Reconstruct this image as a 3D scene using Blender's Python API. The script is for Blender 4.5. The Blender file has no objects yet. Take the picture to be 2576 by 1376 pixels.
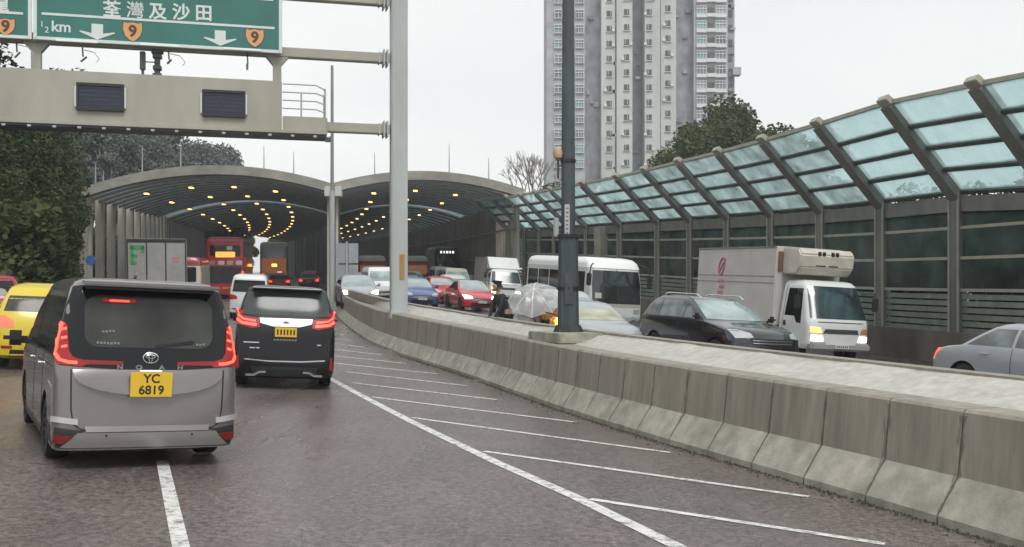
import bpy, bmesh, math, random
import numpy as np
from mathutils import Vector, Matrix
R = math.radians
scene = bpy.context.scene
COL = scene.collection
rnd = random.Random(7)

# ---------------------------------------------------------------- camera, sky, light
EYE, FOC, HOR = 1.82, 2600.0, 765.0           # eye height, focal length and horizon row (2576 px wide frame)
cam = bpy.data.objects.new('camera', bpy.data.cameras.new('camera'))
COL.objects.link(cam); scene.camera = cam
cam.location = (0, 0, EYE); cam.rotation_euler = (R(90), 0, 0)
cam.data.sensor_width = 36; cam.data.lens = FOC/2576*36
cam.data.shift_y = (HOR-688)/2576
cam.data.clip_end = 4000
w = bpy.data.worlds.new('World'); scene.world = w; w.use_nodes = True
nt = w.node_tree; bg = nt.nodes['Background']
sky = nt.nodes.new('ShaderNodeTexSky'); sky.sky_type = 'NISHITA'; sky.sun_disc = False
sky.sun_elevation = R(55); sky.sun_rotation = R(200); sky.dust_density = 4
hs = nt.nodes.new('ShaderNodeHueSaturation'); hs.inputs['Saturation'].default_value = .12
nt.links.new(sky.outputs[0], hs.inputs['Color'])
tc = nt.nodes.new('ShaderNodeTexCoord'); mp = nt.nodes.new('ShaderNodeMapping')
mp.inputs['Scale'].default_value = (1.2, 1.2, 3.0)
nz = nt.nodes.new('ShaderNodeTexNoise'); nz.inputs['Scale'].default_value = 1.6; nz.inputs['Detail'].default_value = 5
nt.links.new(tc.outputs['Generated'], mp.inputs[0]); nt.links.new(mp.outputs[0], nz.inputs[0])
cr = nt.nodes.new('ShaderNodeValToRGB')
cr.color_ramp.elements[0].position = .3; cr.color_ramp.elements[0].color = (6.5, 6.75, 6.85, 1)
cr.color_ramp.elements[1].position = .7; cr.color_ramp.elements[1].color = (8.2, 8.3, 8.2, 1)
nt.links.new(nz.outputs[0], cr.inputs[0])
mx = nt.nodes.new('ShaderNodeMixRGB'); mx.inputs[0].default_value = .9      # overcast deck over the sky
nt.links.new(hs.outputs[0], mx.inputs[1]); nt.links.new(cr.outputs[0], mx.inputs[2])
nt.links.new(mx.outputs[0], bg.inputs[0]); bg.inputs[1].default_value = .1
sun = bpy.data.objects.new('sun', bpy.data.lights.new('sun', 'SUN')); COL.objects.link(sun)
sun.data.energy = 1.5; sun.data.angle = R(25); sun.data.color = (1, .98, .95)
sun.rotation_euler = (R(35), 0, R(200-180))
scene.view_settings.view_transform = 'Standard'; scene.view_settings.look = 'None'
scene.view_settings.gamma = 1; scene.view_settings.exposure = .52

# ---------------------------------------------------------------- materials
MATS = {}
def mat(name, col, rough=.6, metal=0., var=.0, vscale=3., bump=0., bscale=40., coat=0., emit=None, es=0., stain=0., stretch=(1,1,1), spec=.5, var2=None):
    if name in MATS: return MATS[name]
    m = bpy.data.materials.new(name); m.use_nodes = True; t = m.node_tree; b = t.nodes['Principled BSDF']
    b.inputs['Base Color'].default_value = (*col, 1); b.inputs['Roughness'].default_value = rough
    b.inputs['Metallic'].default_value = metal; b.inputs['Coat Weight'].default_value = coat
    b.inputs['Specular IOR Level'].default_value = spec
    if emit: b.inputs['Emission Color'].default_value = (*emit, 1); b.inputs['Emission Strength'].default_value = es
    if var or bump or stain:
        tc = t.nodes.new('ShaderNodeTexCoord'); mp = t.nodes.new('ShaderNodeMapping'); mp.inputs['Scale'].default_value = stretch
        t.links.new(tc.outputs['Object'], mp.inputs[0])
    if var:
        n = t.nodes.new('ShaderNodeTexNoise'); n.inputs['Scale'].default_value = vscale; n.inputs['Detail'].default_value = 6
        t.links.new(mp.outputs[0], n.inputs[0])
        r = t.nodes.new('ShaderNodeValToRGB'); a, c = r.color_ramp.elements
        a.position, c.position = .3, .7
        a.color = (*[x*(1-var) for x in col], 1); c.color = (*[min(1, x*(1+var)) for x in (var2 or col)], 1)
        t.links.new(n.outputs[0], r.inputs[0]); out = r.outputs[0]
        if stain:
            n2 = t.nodes.new('ShaderNodeTexNoise'); n2.inputs['Scale'].default_value = vscale*.25; n2.inputs['Detail'].default_value = 8; n2.inputs['Roughness'].default_value = .7
            t.links.new(mp.outputs[0], n2.inputs[0])
            r2 = t.nodes.new('ShaderNodeValToRGB'); r2.color_ramp.elements[0].position = .38; r2.color_ramp.elements[1].position = .62
            r2.color_ramp.elements[0].color = (1-stain, 1-stain, 1-stain*1.05, 1); r2.color_ramp.elements[1].color = (1, 1, 1, 1)
            t.links.new(n2.outputs[0], r2.inputs[0])
            mm = t.nodes.new('ShaderNodeMixRGB'); mm.blend_type = 'MULTIPLY'; mm.inputs[0].default_value = 1
            t.links.new(out, mm.inputs[1]); t.links.new(r2.outputs[0], mm.inputs[2]); out = mm.outputs[0]
        t.links.new(out, b.inputs['Base Color'])
    if bump:
        n = t.nodes.new('ShaderNodeTexNoise'); n.inputs['Scale'].default_value = bscale; n.inputs['Detail'].default_value = 4
        t.links.new(mp.outputs[0], n.inputs[0]); bp = t.nodes.new('ShaderNodeBump'); bp.inputs['Strength'].default_value = bump; bp.inputs['Distance'].default_value = .02
        t.links.new(n.outputs[0], bp.inputs['Height']); t.links.new(bp.outputs[0], b.inputs['Normal'])
    MATS[name] = m; return m

def asphalt(name, col, rough):
    m = bpy.data.materials.new(name); m.use_nodes = True; t = m.node_tree; b = t.nodes['Principled BSDF']
    tc = t.nodes.new('ShaderNodeTexCoord')
    def noise(sc, det, src=tc.outputs['Object'], rg=.5):
        n = t.nodes.new('ShaderNodeTexNoise'); n.inputs['Scale'].default_value = sc; n.inputs['Detail'].default_value = det; n.inputs['Roughness'].default_value = rg
        t.links.new(src, n.inputs[0]); return n.outputs[0]
    def ramp(src, p0, c0, p1, c1):
        r = t.nodes.new('ShaderNodeValToRGB'); r.color_ramp.elements[0].position = p0; r.color_ramp.elements[1].position = p1
        r.color_ramp.elements[0].color = (*c0, 1); r.color_ramp.elements[1].color = (*c1, 1); t.links.new(src, r.inputs[0]); return r.outputs[0]
    def mul(a, c):
        m_ = t.nodes.new('ShaderNodeMixRGB'); m_.blend_type = 'MULTIPLY'; m_.inputs[0].default_value = 1
        t.links.new(a, m_.inputs[1]); t.links.new(c, m_.inputs[2]); return m_.outputs[0]
    grain = mul(ramp(noise(16, 5, rg=.85), .40, [x*.42 for x in col], .62, [x*1.65 for x in col]), ramp(noise(45, 3, rg=.8), .35, (.7,.7,.7), .65, (1.3,1.3,1.3)))
    mp = t.nodes.new('ShaderNodeMapping'); mp.inputs['Rotation'].default_value = (0, 0, R(-20)); mp.inputs['Scale'].default_value = (1.1, .12, 1)
    t.links.new(tc.outputs['Object'], mp.inputs[0])
    track = ramp(noise(1.0, 4, mp.outputs[0]), .32, (.86, .86, .87), .66, (1.07, 1.06, 1.05))
    blot = ramp(noise(.7, 7, rg=.65), .35, (.82, .83, .85), .65, (1.1, 1.08, 1.07))
    t.links.new(mul(mul(grain, track), blot), b.inputs['Base Color'])
    rr = t.nodes.new('ShaderNodeMapRange'); rr.inputs['From Min'].default_value = .35; rr.inputs['From Max'].default_value = .65
    rr.inputs['To Min'].default_value = rough-.17; rr.inputs['To Max'].default_value = rough+.1
    t.links.new(noise(1.0, 5, mp.outputs[0]), rr.inputs[0]); t.links.new(rr.outputs[0], b.inputs['Roughness'])
    bp = t.nodes.new('ShaderNodeBump'); bp.inputs['Strength'].default_value = .4; bp.inputs['Distance'].default_value = .012
    t.links.new(noise(55, 3, rg=.7), bp.inputs['Height']); t.links.new(bp.outputs[0], b.inputs['Normal'])
    return m

def paint_worn(name, col):
    m = mat(name, col, .5, var=.12, vscale=6)
    t = m.node_tree; b = t.nodes['Principled BSDF']; out = t.nodes['Material Output']
    tr = t.nodes.new('ShaderNodeBsdfTransparent'); ms = t.nodes.new('ShaderNodeMixShader')
    tc = t.nodes.new('ShaderNodeTexCoord'); n = t.nodes.new('ShaderNodeTexNoise'); n.inputs['Scale'].default_value = 9; n.inputs['Detail'].default_value = 8; n.inputs['Roughness'].default_value = .75
    t.links.new(tc.outputs['Object'], n.inputs[0])
    mr = t.nodes.new('ShaderNodeMapRange'); mr.inputs['From Min'].default_value = .50; mr.inputs['From Max'].default_value = .62; mr.inputs['To Max'].default_value = .75
    t.links.new(n.outputs[0], mr.inputs[0]); t.links.new(mr.outputs[0], ms.inputs[0])
    t.links.new(b.outputs[0], ms.inputs[1]); t.links.new(tr.outputs[0], ms.inputs[2]); t.links.new(ms.outputs[0], out.inputs[0])
    return m

def sheer(name, tint, gloss_col=(.8,.9,.9), fac=.15, rough=.1, diff=None, dfac=.3):
    """thin sheet of glass or plastic: tinted see-through, a little gloss, a little milky diffuse"""
    m = bpy.data.materials.new(name); m.use_nodes = True; t = m.node_tree; t.nodes.remove(t.nodes['Principled BSDF'])
    out = t.nodes['Material Output']; tr = t.nodes.new('ShaderNodeBsdfTransparent'); tr.inputs[0].default_value = (*tint, 1)
    gl = t.nodes.new('ShaderNodeBsdfGlossy'); gl.inputs[0].default_value = (*gloss_col, 1); gl.inputs['Roughness'].default_value = rough
    ms = t.nodes.new('ShaderNodeMixShader'); ms.inputs[0].default_value = fac
    src = tr.outputs[0]
    if diff:
        df = t.nodes.new('ShaderNodeBsdfTranslucent'); df.inputs[0].default_value = (*diff, 1)
        m2 = t.nodes.new('ShaderNodeMixShader'); m2.inputs[0].default_value = dfac
        tc = t.nodes.new('ShaderNodeTexCoord'); n = t.nodes.new('ShaderNodeTexNoise'); n.inputs['Scale'].default_value = 1.3; n.inputs['Detail'].default_value = 6
        mr = t.nodes.new('ShaderNodeMapRange'); mr.inputs['From Min'].default_value = .3; mr.inputs['From Max'].default_value = .7
        mr.inputs['To Min'].default_value = dfac*.5; mr.inputs['To Max'].default_value = min(1, dfac*1.5)
        t.links.new(tc.outputs['Object'], n.inputs[0]); t.links.new(n.outputs[0], mr.inputs[0]); t.links.new(mr.outputs[0], m2.inputs[0])
        t.links.new(tr.outputs[0], m2.inputs[1]); t.links.new(df.outputs[0], m2.inputs[2]); src = m2.outputs[0]
    t.links.new(src, ms.inputs[1]); t.links.new(gl.outputs[0], ms.inputs[2]); t.links.new(ms.outputs[0], out.inputs[0])
    MATS[name] = m; return m

def leafmat(name, dark, light):
    m = bpy.data.materials.new(name); m.use_nodes = True; t = m.node_tree; b = t.nodes['Principled BSDF']
    b.inputs['Roughness'].default_value = .8; b.inputs['Specular IOR Level'].default_value = .2
    g = t.nodes.new('ShaderNodeNewGeometry'); r = t.nodes.new('ShaderNodeValToRGB')
    r.color_ramp.elements[0].color = (*dark, 1); r.color_ramp.elements[1].color = (*light, 1)
    tc = t.nodes.new('ShaderNodeTexCoord'); n = t.nodes.new('ShaderNodeTexNoise'); n.inputs['Scale'].default_value = .55; n.inputs['Detail'].default_value = 2
    t.links.new(tc.outputs['Object'], n.inputs[0])
    a = t.nodes.new('ShaderNodeMath'); a.operation = 'MULTIPLY_ADD'; a.inputs[1].default_value = .5
    s = t.nodes.new('ShaderNodeMapRange'); s.inputs['From Min'].default_value = .35; s.inputs['From Max'].default_value = .65; s.inputs['To Max'].default_value = .5
    t.links.new(n.outputs[0], s.inputs[0]); t.links.new(g.outputs['Random Per Island'], a.inputs[0]); t.links.new(s.outputs[0], a.inputs[2])
    t.links.new(a.outputs[0], r.inputs[0]); t.links.new(r.outputs[0], b.inputs['Base Color'])
    MATS[name] = m; return m

# ---------------------------------------------------------------- mesh helpers
def tag(o, label=None, cat=None, group=None, kind=None):
    if label: o['label'] = label
    if cat: o['category'] = cat
    if group: o['group'] = group
    if kind: o['kind'] = kind
    return o
def thing(name, loc, label, cat, group=None, rot=None):
    o = bpy.data.objects.new(name, None); COL.objects.link(o); o.location = loc
    o.empty_display_size = .2
    if rot is not None: o.rotation_euler = rot
    return tag(o, label, cat, group)
class MB:
    def __init__(s): s.v = []; s.f = []; s.mi = []
    def add(s, vs, fs, mi=0):
        b = len(s.v); s.v += [tuple(v) for v in vs]; s.f += [tuple(i+b for i in f) for f in fs]; s.mi += [mi]*len(fs); return s
    def box(s, c, d, rz=0, mi=0):
        x, y, z = [k/2 for k in d]; ca, sa = math.cos(rz), math.sin(rz)
        P = [(a*x, b_*y, e*z) for e in (-1, 1) for a, b_ in ((-1,-1),(1,-1),(1,1),(-1,1))]
        return s.add([(c[0]+p[0]*ca-p[1]*sa, c[1]+p[0]*sa+p[1]*ca, c[2]+p[2]) for p in P],
                     [(3,2,1,0),(4,5,6,7),(0,1,5,4),(1,2,6,5),(2,3,7,6),(3,0,4,7)], mi)
    def bar(s, p, q, wd, ht, up=(0,0,1), mi=0):
        p, q = Vector(p), Vector(q); d = (q-p).normalized(); u = Vector(up); sd = d.cross(u)
        if sd.length < 1e-4: sd = d.cross(Vector((1,0,0)))
        sd.normalize(); u = sd.cross(d).normalized()
        P = [e+sd*(a*wd/2)+u*(b_*ht/2) for e in (p, q) for a, b_ in ((-1,-1),(1,-1),(1,1),(-1,1))]
        return s.add(P, [(3,2,1,0),(4,5,6,7),(0,1,5,4),(1,2,6,5),(2,3,7,6),(3,0,4,7)], mi)
    def tube(s, pts, r, n=10, mi=0, cap=True):
        pts = [Vector(p) for p in pts]; rs = r if isinstance(r, (list, tuple)) else [r]*len(pts); b = len(s.v); vs = []
        for i, p in enumerate(pts):
            d = (pts[min(i+1, len(pts)-1)]-pts[max(i-1, 0)]).normalized()
            a = d.cross(Vector((0,0,1)))
            if a.length < 1e-3: a = d.cross(Vector((1,0,0)))
            a.normalize(); c = d.cross(a)
            for k in range(n):
                t = 2*math.pi*k/n; vs.append(p+a*(math.cos(t)*rs[i])+c*(math.sin(t)*rs[i]))
        fs = [(i*n+k, i*n+(k+1)%n, (i+1)*n+(k+1)%n, (i+1)*n+k) for i in range(len(pts)-1) for k in range(n)]
        if cap: fs += [tuple(range(n))[::-1], tuple(range((len(pts)-1)*n, len(pts)*n))]
        return s.add(vs, fs, mi)
    def quad(s, a, b_, c, d, mi=0): return s.add([a,b_,c,d], [(0,1,2,3)], mi)
    def prism(s, poly, fn, t, mi=0):
        """poly of 2-D points; fn(a,b,depth) -> 3-D; extruded from depth 0 to t"""
        n = len(poly); vs = [fn(a, b_, 0) for a, b_ in poly]+[fn(a, b_, t) for a, b_ in poly]
        return s.add(vs, [tuple(range(n))[::-1], tuple(range(n, 2*n))]+[(i, (i+1)%n, n+(i+1)%n, n+i) for i in range(n)], mi)
    def build(s, name, m, parent=None, smooth=False, world=True, bevel=0, fix=True):
        me = bpy.data.meshes.new(name); me.from_pydata([tuple(v) for v in s.v], [], s.f)
        for mm in (m if isinstance(m, (list, tuple)) else [m]): me.materials.append(mm)
        if any(s.mi): me.polygons.foreach_set('material_index', s.mi)
        if fix and len(s.f) < 6000:
            bm = bmesh.new(); bm.from_mesh(me)
            bmesh.ops.recalc_face_normals(bm, faces=bm.faces)
            if bevel: bmesh.ops.bevel(bm, geom=[e for e in bm.edges if len(e.link_faces) == 2 and e.calc_face_angle(0) > .5], offset=bevel, segments=2, affect='EDGES', clamp_overlap=True)
            bm.to_mesh(me); bm.free()
        if smooth:
            me.polygons.foreach_set('use_smooth', [True]*len(me.polygons)); me.set_sharp_from_angle(angle=R(38))
        o = bpy.data.objects.new(name, me); COL.objects.link(o)
        if parent is not None:
            o.parent = parent
            if world: o.matrix_parent_inverse = Matrix.Translation(-parent.location) if parent.rotation_euler[:] == (0,0,0) else parent.matrix_basis.inverted()
        return o
def text_mesh(name, body, size, M, m, parent=None, depth=.004, align='CENTER', world=True, sx=1., bold=0.):
    c = bpy.data.curves.new('txt', 'FONT'); c.body = body; c.size = size; c.extrude = depth; c.align_x = align; c.align_y = 'CENTER'; c.offset = bold
    o = bpy.data.objects.new('txt', c); COL.objects.link(o); bpy.context.view_layer.update()
    me = bpy.data.meshes.new_from_object(o.evaluated_get(bpy.context.evaluated_depsgraph_get()))
    bpy.data.objects.remove(o)
    me.transform(Matrix.Diagonal((sx, 1, 1, 1))); me.transform(M); me.materials.clear(); me.materials.append(m)
    t = bpy.data.objects.new(name, me); COL.objects.link(t)
    if parent is not None:
        t.parent = parent
        if world: t.matrix_parent_inverse = Matrix.Translation(-parent.location)
    return t
def frame(o, X, Y, Z):
    return Matrix(((X[0],Y[0],Z[0],o[0]),(X[1],Y[1],Z[1],o[1]),(X[2],Y[2],Z[2],o[2]),(0,0,0,1)))
def dup(root, loc=None, rot=None, label=None, group=None):
    r = root.copy(); COL.objects.link(r)
    if loc is not None: r.location = loc
    if rot is not None: r.rotation_euler = rot
    if label: r['label'] = label
    if group: r['group'] = group
    for ch in list(root.children):
        c = ch.copy(); COL.objects.link(c); c.parent = r
        for g in ch.children:
            d = g.copy(); COL.objects.link(d); d.parent = c
    return r

# ---------------------------------------------------------------- terrain: a wet urban highway that climbs ahead and leans to the right
def ramp(Y):
    if Y < 14: return 0.
    if Y < 42: return .5*.0393/28*(Y-14)**2
    return .55+.0393*(min(Y, 330)-42)
def gL(X, Y): return ramp(Y)-.045*min(max(X, -14), 5)
def gR(X, Y): return ramp(Y)+.5-.055*min(max(X, -6), 12)
FRONT = [(-8,8.9),(3,5.9),(6,4.95),(8.6,4.1),(10.2,3.55),(12,2.88),(14,2.15),(16,1.46),(18,.82),(20,.22),(22,-.38),(24,-1.0),(26,-1.7),(30,-3.25),(35,-4.85),(42,-6.65),(48.4,-8.15),(57.2,-10.05),(64.3,-11.35)]
BACK = [(-8,10.8),(3,8.1),(8.6,6.0),(10.6,5.3),(13,4.42),(16,3.3),(20,1.85),(25,.05),(30,-1.55),(36,-3.9),(42,-5.85),(48.4,-7.5),(57.2,-9.5),(64.3,-11.0)]
def path_x(Y):                                  # the divider inside the enclosure bends left
    s = Y-64.3; return -11.2-s*math.tan(R(8.5))-s*s/1560
def fx(Y): return float(np.interp(Y, *zip(*FRONT))) if Y < 64.3 else path_x(Y)-.15
def bx(Y): return float(np.interp(Y, *zip(*BACK))) if Y < 64.3 else path_x(Y)+.2
WALL = [(-8,22.5),(16,17.0),(30.8,13.3),(42,10.6),(53.1,7.6),(60,4.7),(67,1.5),(70.5,-.3)]
def wx(Y): return float(np.interp(Y, *zip(*WALL)))
def lx(Y): return fx(Y)-(16.3 if Y < 20 else 16.3-1.8*min(1, (Y-20)/44))
YS = [-8+i*2 for i in range(38)]+[68+i*4 for i in range(50)]
def sheet(name, fa, fb, g, m, nx=10, ys=YS, dz=0):
    mb = MB(); V = []; F = []
    for j, Y in enumerate(ys):
        a, b = fa(Y), fb(Y)
        for i in range(nx+1):
            X = a+(b-a)*i/nx; V.append((X, Y, g(X, Y)+dz))
    for j in range(len(ys)-1):
        for i in range(nx): k = j*(nx+1)+i; F.append((k, k+1, k+nx+2, k+nx+1))
    o = mb.add(V, F).build(name, m, fix=False); o['kind'] = 'structure'; return o
A_near = asphalt('asphalt_wet_warm', (.120, .100, .092), .34)
A_far = asphalt('asphalt_wet_grey', (.10, .096, .095), .29)
sheet('road', lx, lambda Y: fx(Y)+.15, gL, A_near, 12)
sheet('opposite_road', lambda Y: bx(Y)-.1, lambda Y: (wx(Y) if Y < 68 else path_x(Y)+11.6), gR, A_far, 8)
# ground out to the horizon
GX = [-1500,-700,-300,-150,-90,-60,-45]+[-36+3*i for i in range(24)]+[45,60,90,150,300,700,1500]
GY = [-60,-30,-10]+[4*i for i in range(60)]+[260,300,340,420,600,1000,1600,2600]
def gz(X, Y):
    a = gL(X, Y) if X < (fx(Y)+bx(Y))/2 else min(gR(X, Y), gL(5, Y)+1)
    return a-.35 if X < bx(Y)+1 else a-.45
V = [(X, Y, gz(X, Y)) for Y in GY for X in GX]; n = len(GX)
o = MB().add(V, [(j*n+i, j*n+i+1, j*n+n+i+1, j*n+n+i) for j in range(len(GY)-1) for i in range(n-1)]).build('ground', mat('earth', (.10,.095,.07), .9, var=.4, vscale=.8), fix=False); o['kind'] = 'structure'
# wooded slope on the left
def hz(X, Y):
    d = (lx(Y)-2.0)-X
    return gL(-14, Y)+max(0, min(d, 3))*.12+max(0, min(d-3, 38))*(.22 if Y < 70 else .34)
HX = [0,1,3,5,8,12,16,22,30,40,60,100,200]; HY = [-10+5*i for i in range(70)]
V = [(lx(Y)-d-.1, Y, (hz(lx(Y)-d-.1, Y) if d else gL(-14, Y)-.3)+.02) for Y in HY for d in HX]; n = len(HX)
o = MB().add(V, [(j*n+i, j*n+i+1, j*n+n+i+1, j*n+n+i) for j in range(len(HY)-1) for i in range(n-1)]).build('hill', mat('hill_soil', (.045,.05,.03), .95, var=.5, vscale=.7), fix=False, smooth=True); o['kind'] = 'structure'

# painted markings
PAINT = paint_worn('road_paint', (.60, .60, .57))
def stripe(name, pts, wd, g=gL, dz=.005, m=PAINT):
    """pts: plan polyline; strip laid on the road"""
    P = []
    for a, b in zip(pts, pts[1:]):
        k = max(1, int(math.dist(a, b)/.8)); P += [(a[0]+(b[0]-a[0])*i/k, a[1]+(b[1]-a[1])*i/k) for i in range(k)]
    P.append(pts[-1]); V = []
    for i, p in enumerate(P):
        q, r_ = P[max(i-1, 0)], P[min(i+1, len(P)-1)]; d = math.hypot(r_[0]-q[0], r_[1]-q[1]); nx, ny = -(r_[1]-q[1])/d, (r_[0]-q[0])/d
        for s_ in (-1, 1): x, y = p[0]+nx*wd/2*s_, p[1]+ny*wd/2*s_; V.append((x, y, g(x, y)+dz))
    o = MB().add(V, [(2*i, 2*i+1, 2*i+3, 2*i+2) for i in range(len(P)-1)]).build(name, m, fix=False); o['kind'] = 'structure'; return o
EDGE = [(4.0,1.0),(2.58,4.3),(1.28,7.99),(.6,9.9),(-.17,11.8),(-1.48,15.34),(-3.95,22.3),(-6.0,29),(-9.3,42),(-11.6,52)]
stripe('edge_line', EDGE, .15)
def ex(Y): return float(np.interp(Y, [p[1] for p in EDGE], [p[0] for p in EDGE]))
stripe('lane_dash', [(-2.0,6.4),(-3.69,10.9)], .12)
for Y in (17.5, 28, 38.5): stripe('lane_dash', [(ex(Y)-3.45, Y), (ex(Y+4.5)-3.5, Y+4.5)], .12)
for Y in (5, 14, 23, 32, 41): stripe('lane_dash', [(ex(Y)-7.6, Y), (ex(Y+4.5)-7.6, Y+4.5)], .12)
HS = [((.74,9.81),(3.04,8.42)),((-.34,12.65),(3.01,10.48)),((-1.53,15.89),(2.04,13.29)),((-2.55,18.77),(.98,16.29)),((-3.3,21.4),(-.29,19.3)),((-3.85,24.0),(-.95,21.9)),((2.0,6.9),(4.4,5.6))]
for k in range(7): HS.append(((ex(26.6+2.7*k)+.35, 26.6+2.7*k), (fx(24.8+2.7*k)-.5, 24.6+2.7*k)))
for a, b in HS: stripe('hatch_line', [a, b], .11)
for Y in range(-4, 60, 9): stripe('lane_dash', [(bx(Y)+3.9, Y), (bx(Y+4)+3.9, Y+4)], .12, gR)
stripe('edge_line', [(bx(Y)+.35, Y) for Y in range(-6, 60, 3)], .15, gR)

# ---------------------------------------------------------------- the concrete median barrier
CON = mat('barrier_concrete', (.262,.243,.196), .6, var=.13, vscale=7, stain=.2, bump=.3, bscale=30, stretch=(1,1,.1))
CONL = mat('barrier_toe_concrete', (.335,.325,.27), .6, var=.16, vscale=4, stain=.3, bump=.3, bscale=30)
COPE = mat('coping_concrete', (.42,.41,.365), .5, var=.12, vscale=7, stain=.16, bump=.35, bscale=22)
DARKJ = mat('joint_shadow_gap', (.05,.05,.042), .9)
med = thing('median_barrier', (fx(20)+.8, 20, gL(0, 20)), 'long pale concrete median barrier curving away between the two carriageways', 'barrier')
def bh(Y): return float(np.interp(Y, [8,20,30,45,65],[1.03,1.07,1.12,1.05,1.0]))
def perp(Y, f=fx):
    a = math.atan2(-(f(Y+1)-f(Y-1)), 2); return (math.cos(a), math.sin(a))      # to the right of the run
def bp(Y, off, z):
    c, s_ = perp(Y); return (fx(Y)+c*off, Y+s_*off, gL(fx(Y), Y)+z)
PROF = [(0,-.05),(0,.08),(.17,.33),(.235,.42)]
Ys = [-6.]; 
while Ys[-1] < 60: Ys.append(Ys[-1]+1.0*math.cos(math.atan((fx(Ys[-1])-fx(Ys[-1]+1)))))
core = MB(); GRIME = mat('grime_streak', (.15,.145,.12), .8, var=.3, vscale=9)
_t = GRIME.node_tree; _tr = _t.nodes.new('ShaderNodeBsdfTransparent'); _ms = _t.nodes.new('ShaderNodeMixShader'); _n = _t.nodes.new('ShaderNodeTexNoise'); _n.inputs['Scale'].default_value = 7; _n.inputs['Detail'].default_value = 6
_tc = _t.nodes.new('ShaderNodeTexCoord'); _mp = _t.nodes.new('ShaderNodeMapping'); _mp.inputs['Scale'].default_value = (3,3,.6); _mr = _t.nodes.new('ShaderNodeMapRange'); _mr.inputs['From Min'].default_value = .40; _mr.inputs['From Max'].default_value = .62; _mr.inputs['To Min'].default_value = 1; _mr.inputs['To Max'].default_value = .45
_t.links.new(_tc.outputs['Object'], _mp.inputs[0]); _t.links.new(_mp.outputs[0], _n.inputs[0]); _t.links.new(_n.outputs[0], _mr.inputs[0]); _t.links.new(_mr.outputs[0], _ms.inputs[0])
_t.links.new(_t.nodes['Principled BSDF'].outputs[0], _ms.inputs[1]); _t.links.new(_tr.outputs[0], _ms.inputs[2]); _t.links.new(_ms.outputs[0], _t.nodes['Material Output'].inputs[0])
for a in Ys:
    if a > 32: break
    mb = MB(); wd_ = rnd.uniform(.018,.05); V = []; F = []
    for k in range(9):
        s_ = k/8; z = bh(a)-.06-(bh(a)-.16)*s_*rnd.uniform(.97,1); off = float(np.interp(z, [.08,.33,.42,bh(a)-.03],[0,.17,.235,.30]))-.004
        for e in (-1, 1): V.append(bp(a+e*wd_*(1-.55*s_)*(1+.4*math.sin(k*2.1+a)), off, z))
    mb.add(V, [(2*k, 2*k+1, 2*k+3, 2*k+2) for k in range(8)]).build('grime_streak', GRIME, med, fix=False)
for i, (a, b) in enumerate(zip(Ys, Ys[1:])):
    def prof(Y): return PROF+[(.30, bh(Y)-.03), (.33, bh(Y)), (.72, bh(Y))]
    g_ = .012; A = [bp(a+g_, *p) for p in prof(a)]; B = [bp(b-g_, *p) for p in prof(b)]; n = len(A)
    A.append(bp(a+g_, .72, -.05)); B.append(bp(b-g_, .72, -.05)); n += 1
    mi = [1,1,1,0,0,0,0,0]
    fs = [(k, (k+1)%n, n+(k+1)%n, n+k) for k in range(n)]
    mb = MB(); mb.add(A+B, fs+[tuple(range(n))[::-1], tuple(range(n, 2*n))]); mb.mi = mi[:n]+[0, 0]
    mb.build('barrier_unit', [CON, CONL], med, bevel=0)
for a, b in zip(Ys, Ys[1:]):
    P = [(.03,-.05),(.03,.08),(.2,.34),(.265,.42),(.33,bh(a)-.05),(.6,bh(a)-.05)]
    A = [bp(a, *p) for p in P]; B = [bp(b, *p) for p in P]; n = len(P)
    core.add(A+B, [(k, k+1, n+k+1, n+k) for k in range(n-1)])
core.build('joint_filler', DARKJ, med, fix=False)
# rough planted-over slab between the front units and the back wall
def bz(Y): return gR(bx(Y), Y)+.87
slab = MB(); V = []; F = []; yy = [-6+.5*i for i in range(133)]; NX = 8
for Y in yy:
    a = Vector(bp(Y, .70, bh(Y)-.02)); b = Vector((bx(Y)-.2*perp(Y)[0], Y-.2*perp(Y)[1], bz(Y)-.02))
    for i in range(NX+1):
        p = a.lerp(b, i/NX); V.append((p.x, p.y, p.z+(rnd.uniform(-.02,.02) if 0 < i < NX else 0)))
for j in range(len(yy)-1):
    for i in range(NX): k = j*(NX+1)+i; F.append((k, k+1, k+NX+2, k+NX+1))
slab.add(V, F).build('top_slab', COPE, med, fix=False, smooth=True)
bk = MB()
for a, b in zip(yy, yy[1:]):
    def cp(Y, o, z): c, s_ = perp(Y, bx); return (bx(Y)+c*o, Y+s_*o, z)
    P = [(-.24,bz(a)-.3),(-.24,bz(a)),(0,bz(a)),(.0,gR(bx(a),a)-.3)]; Q = [(-.24,bz(b)-.3),(-.24,bz(b)),(0,bz(b)),(.0,gR(bx(b),b)-.3)]
    bk.add([cp(a,*p) for p in P]+[cp(b,*p) for p in Q], [(k,k+1,5+k,4+k) for k in range(3)])
bk.build('back_wall', CON, med, fix=False)
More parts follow.
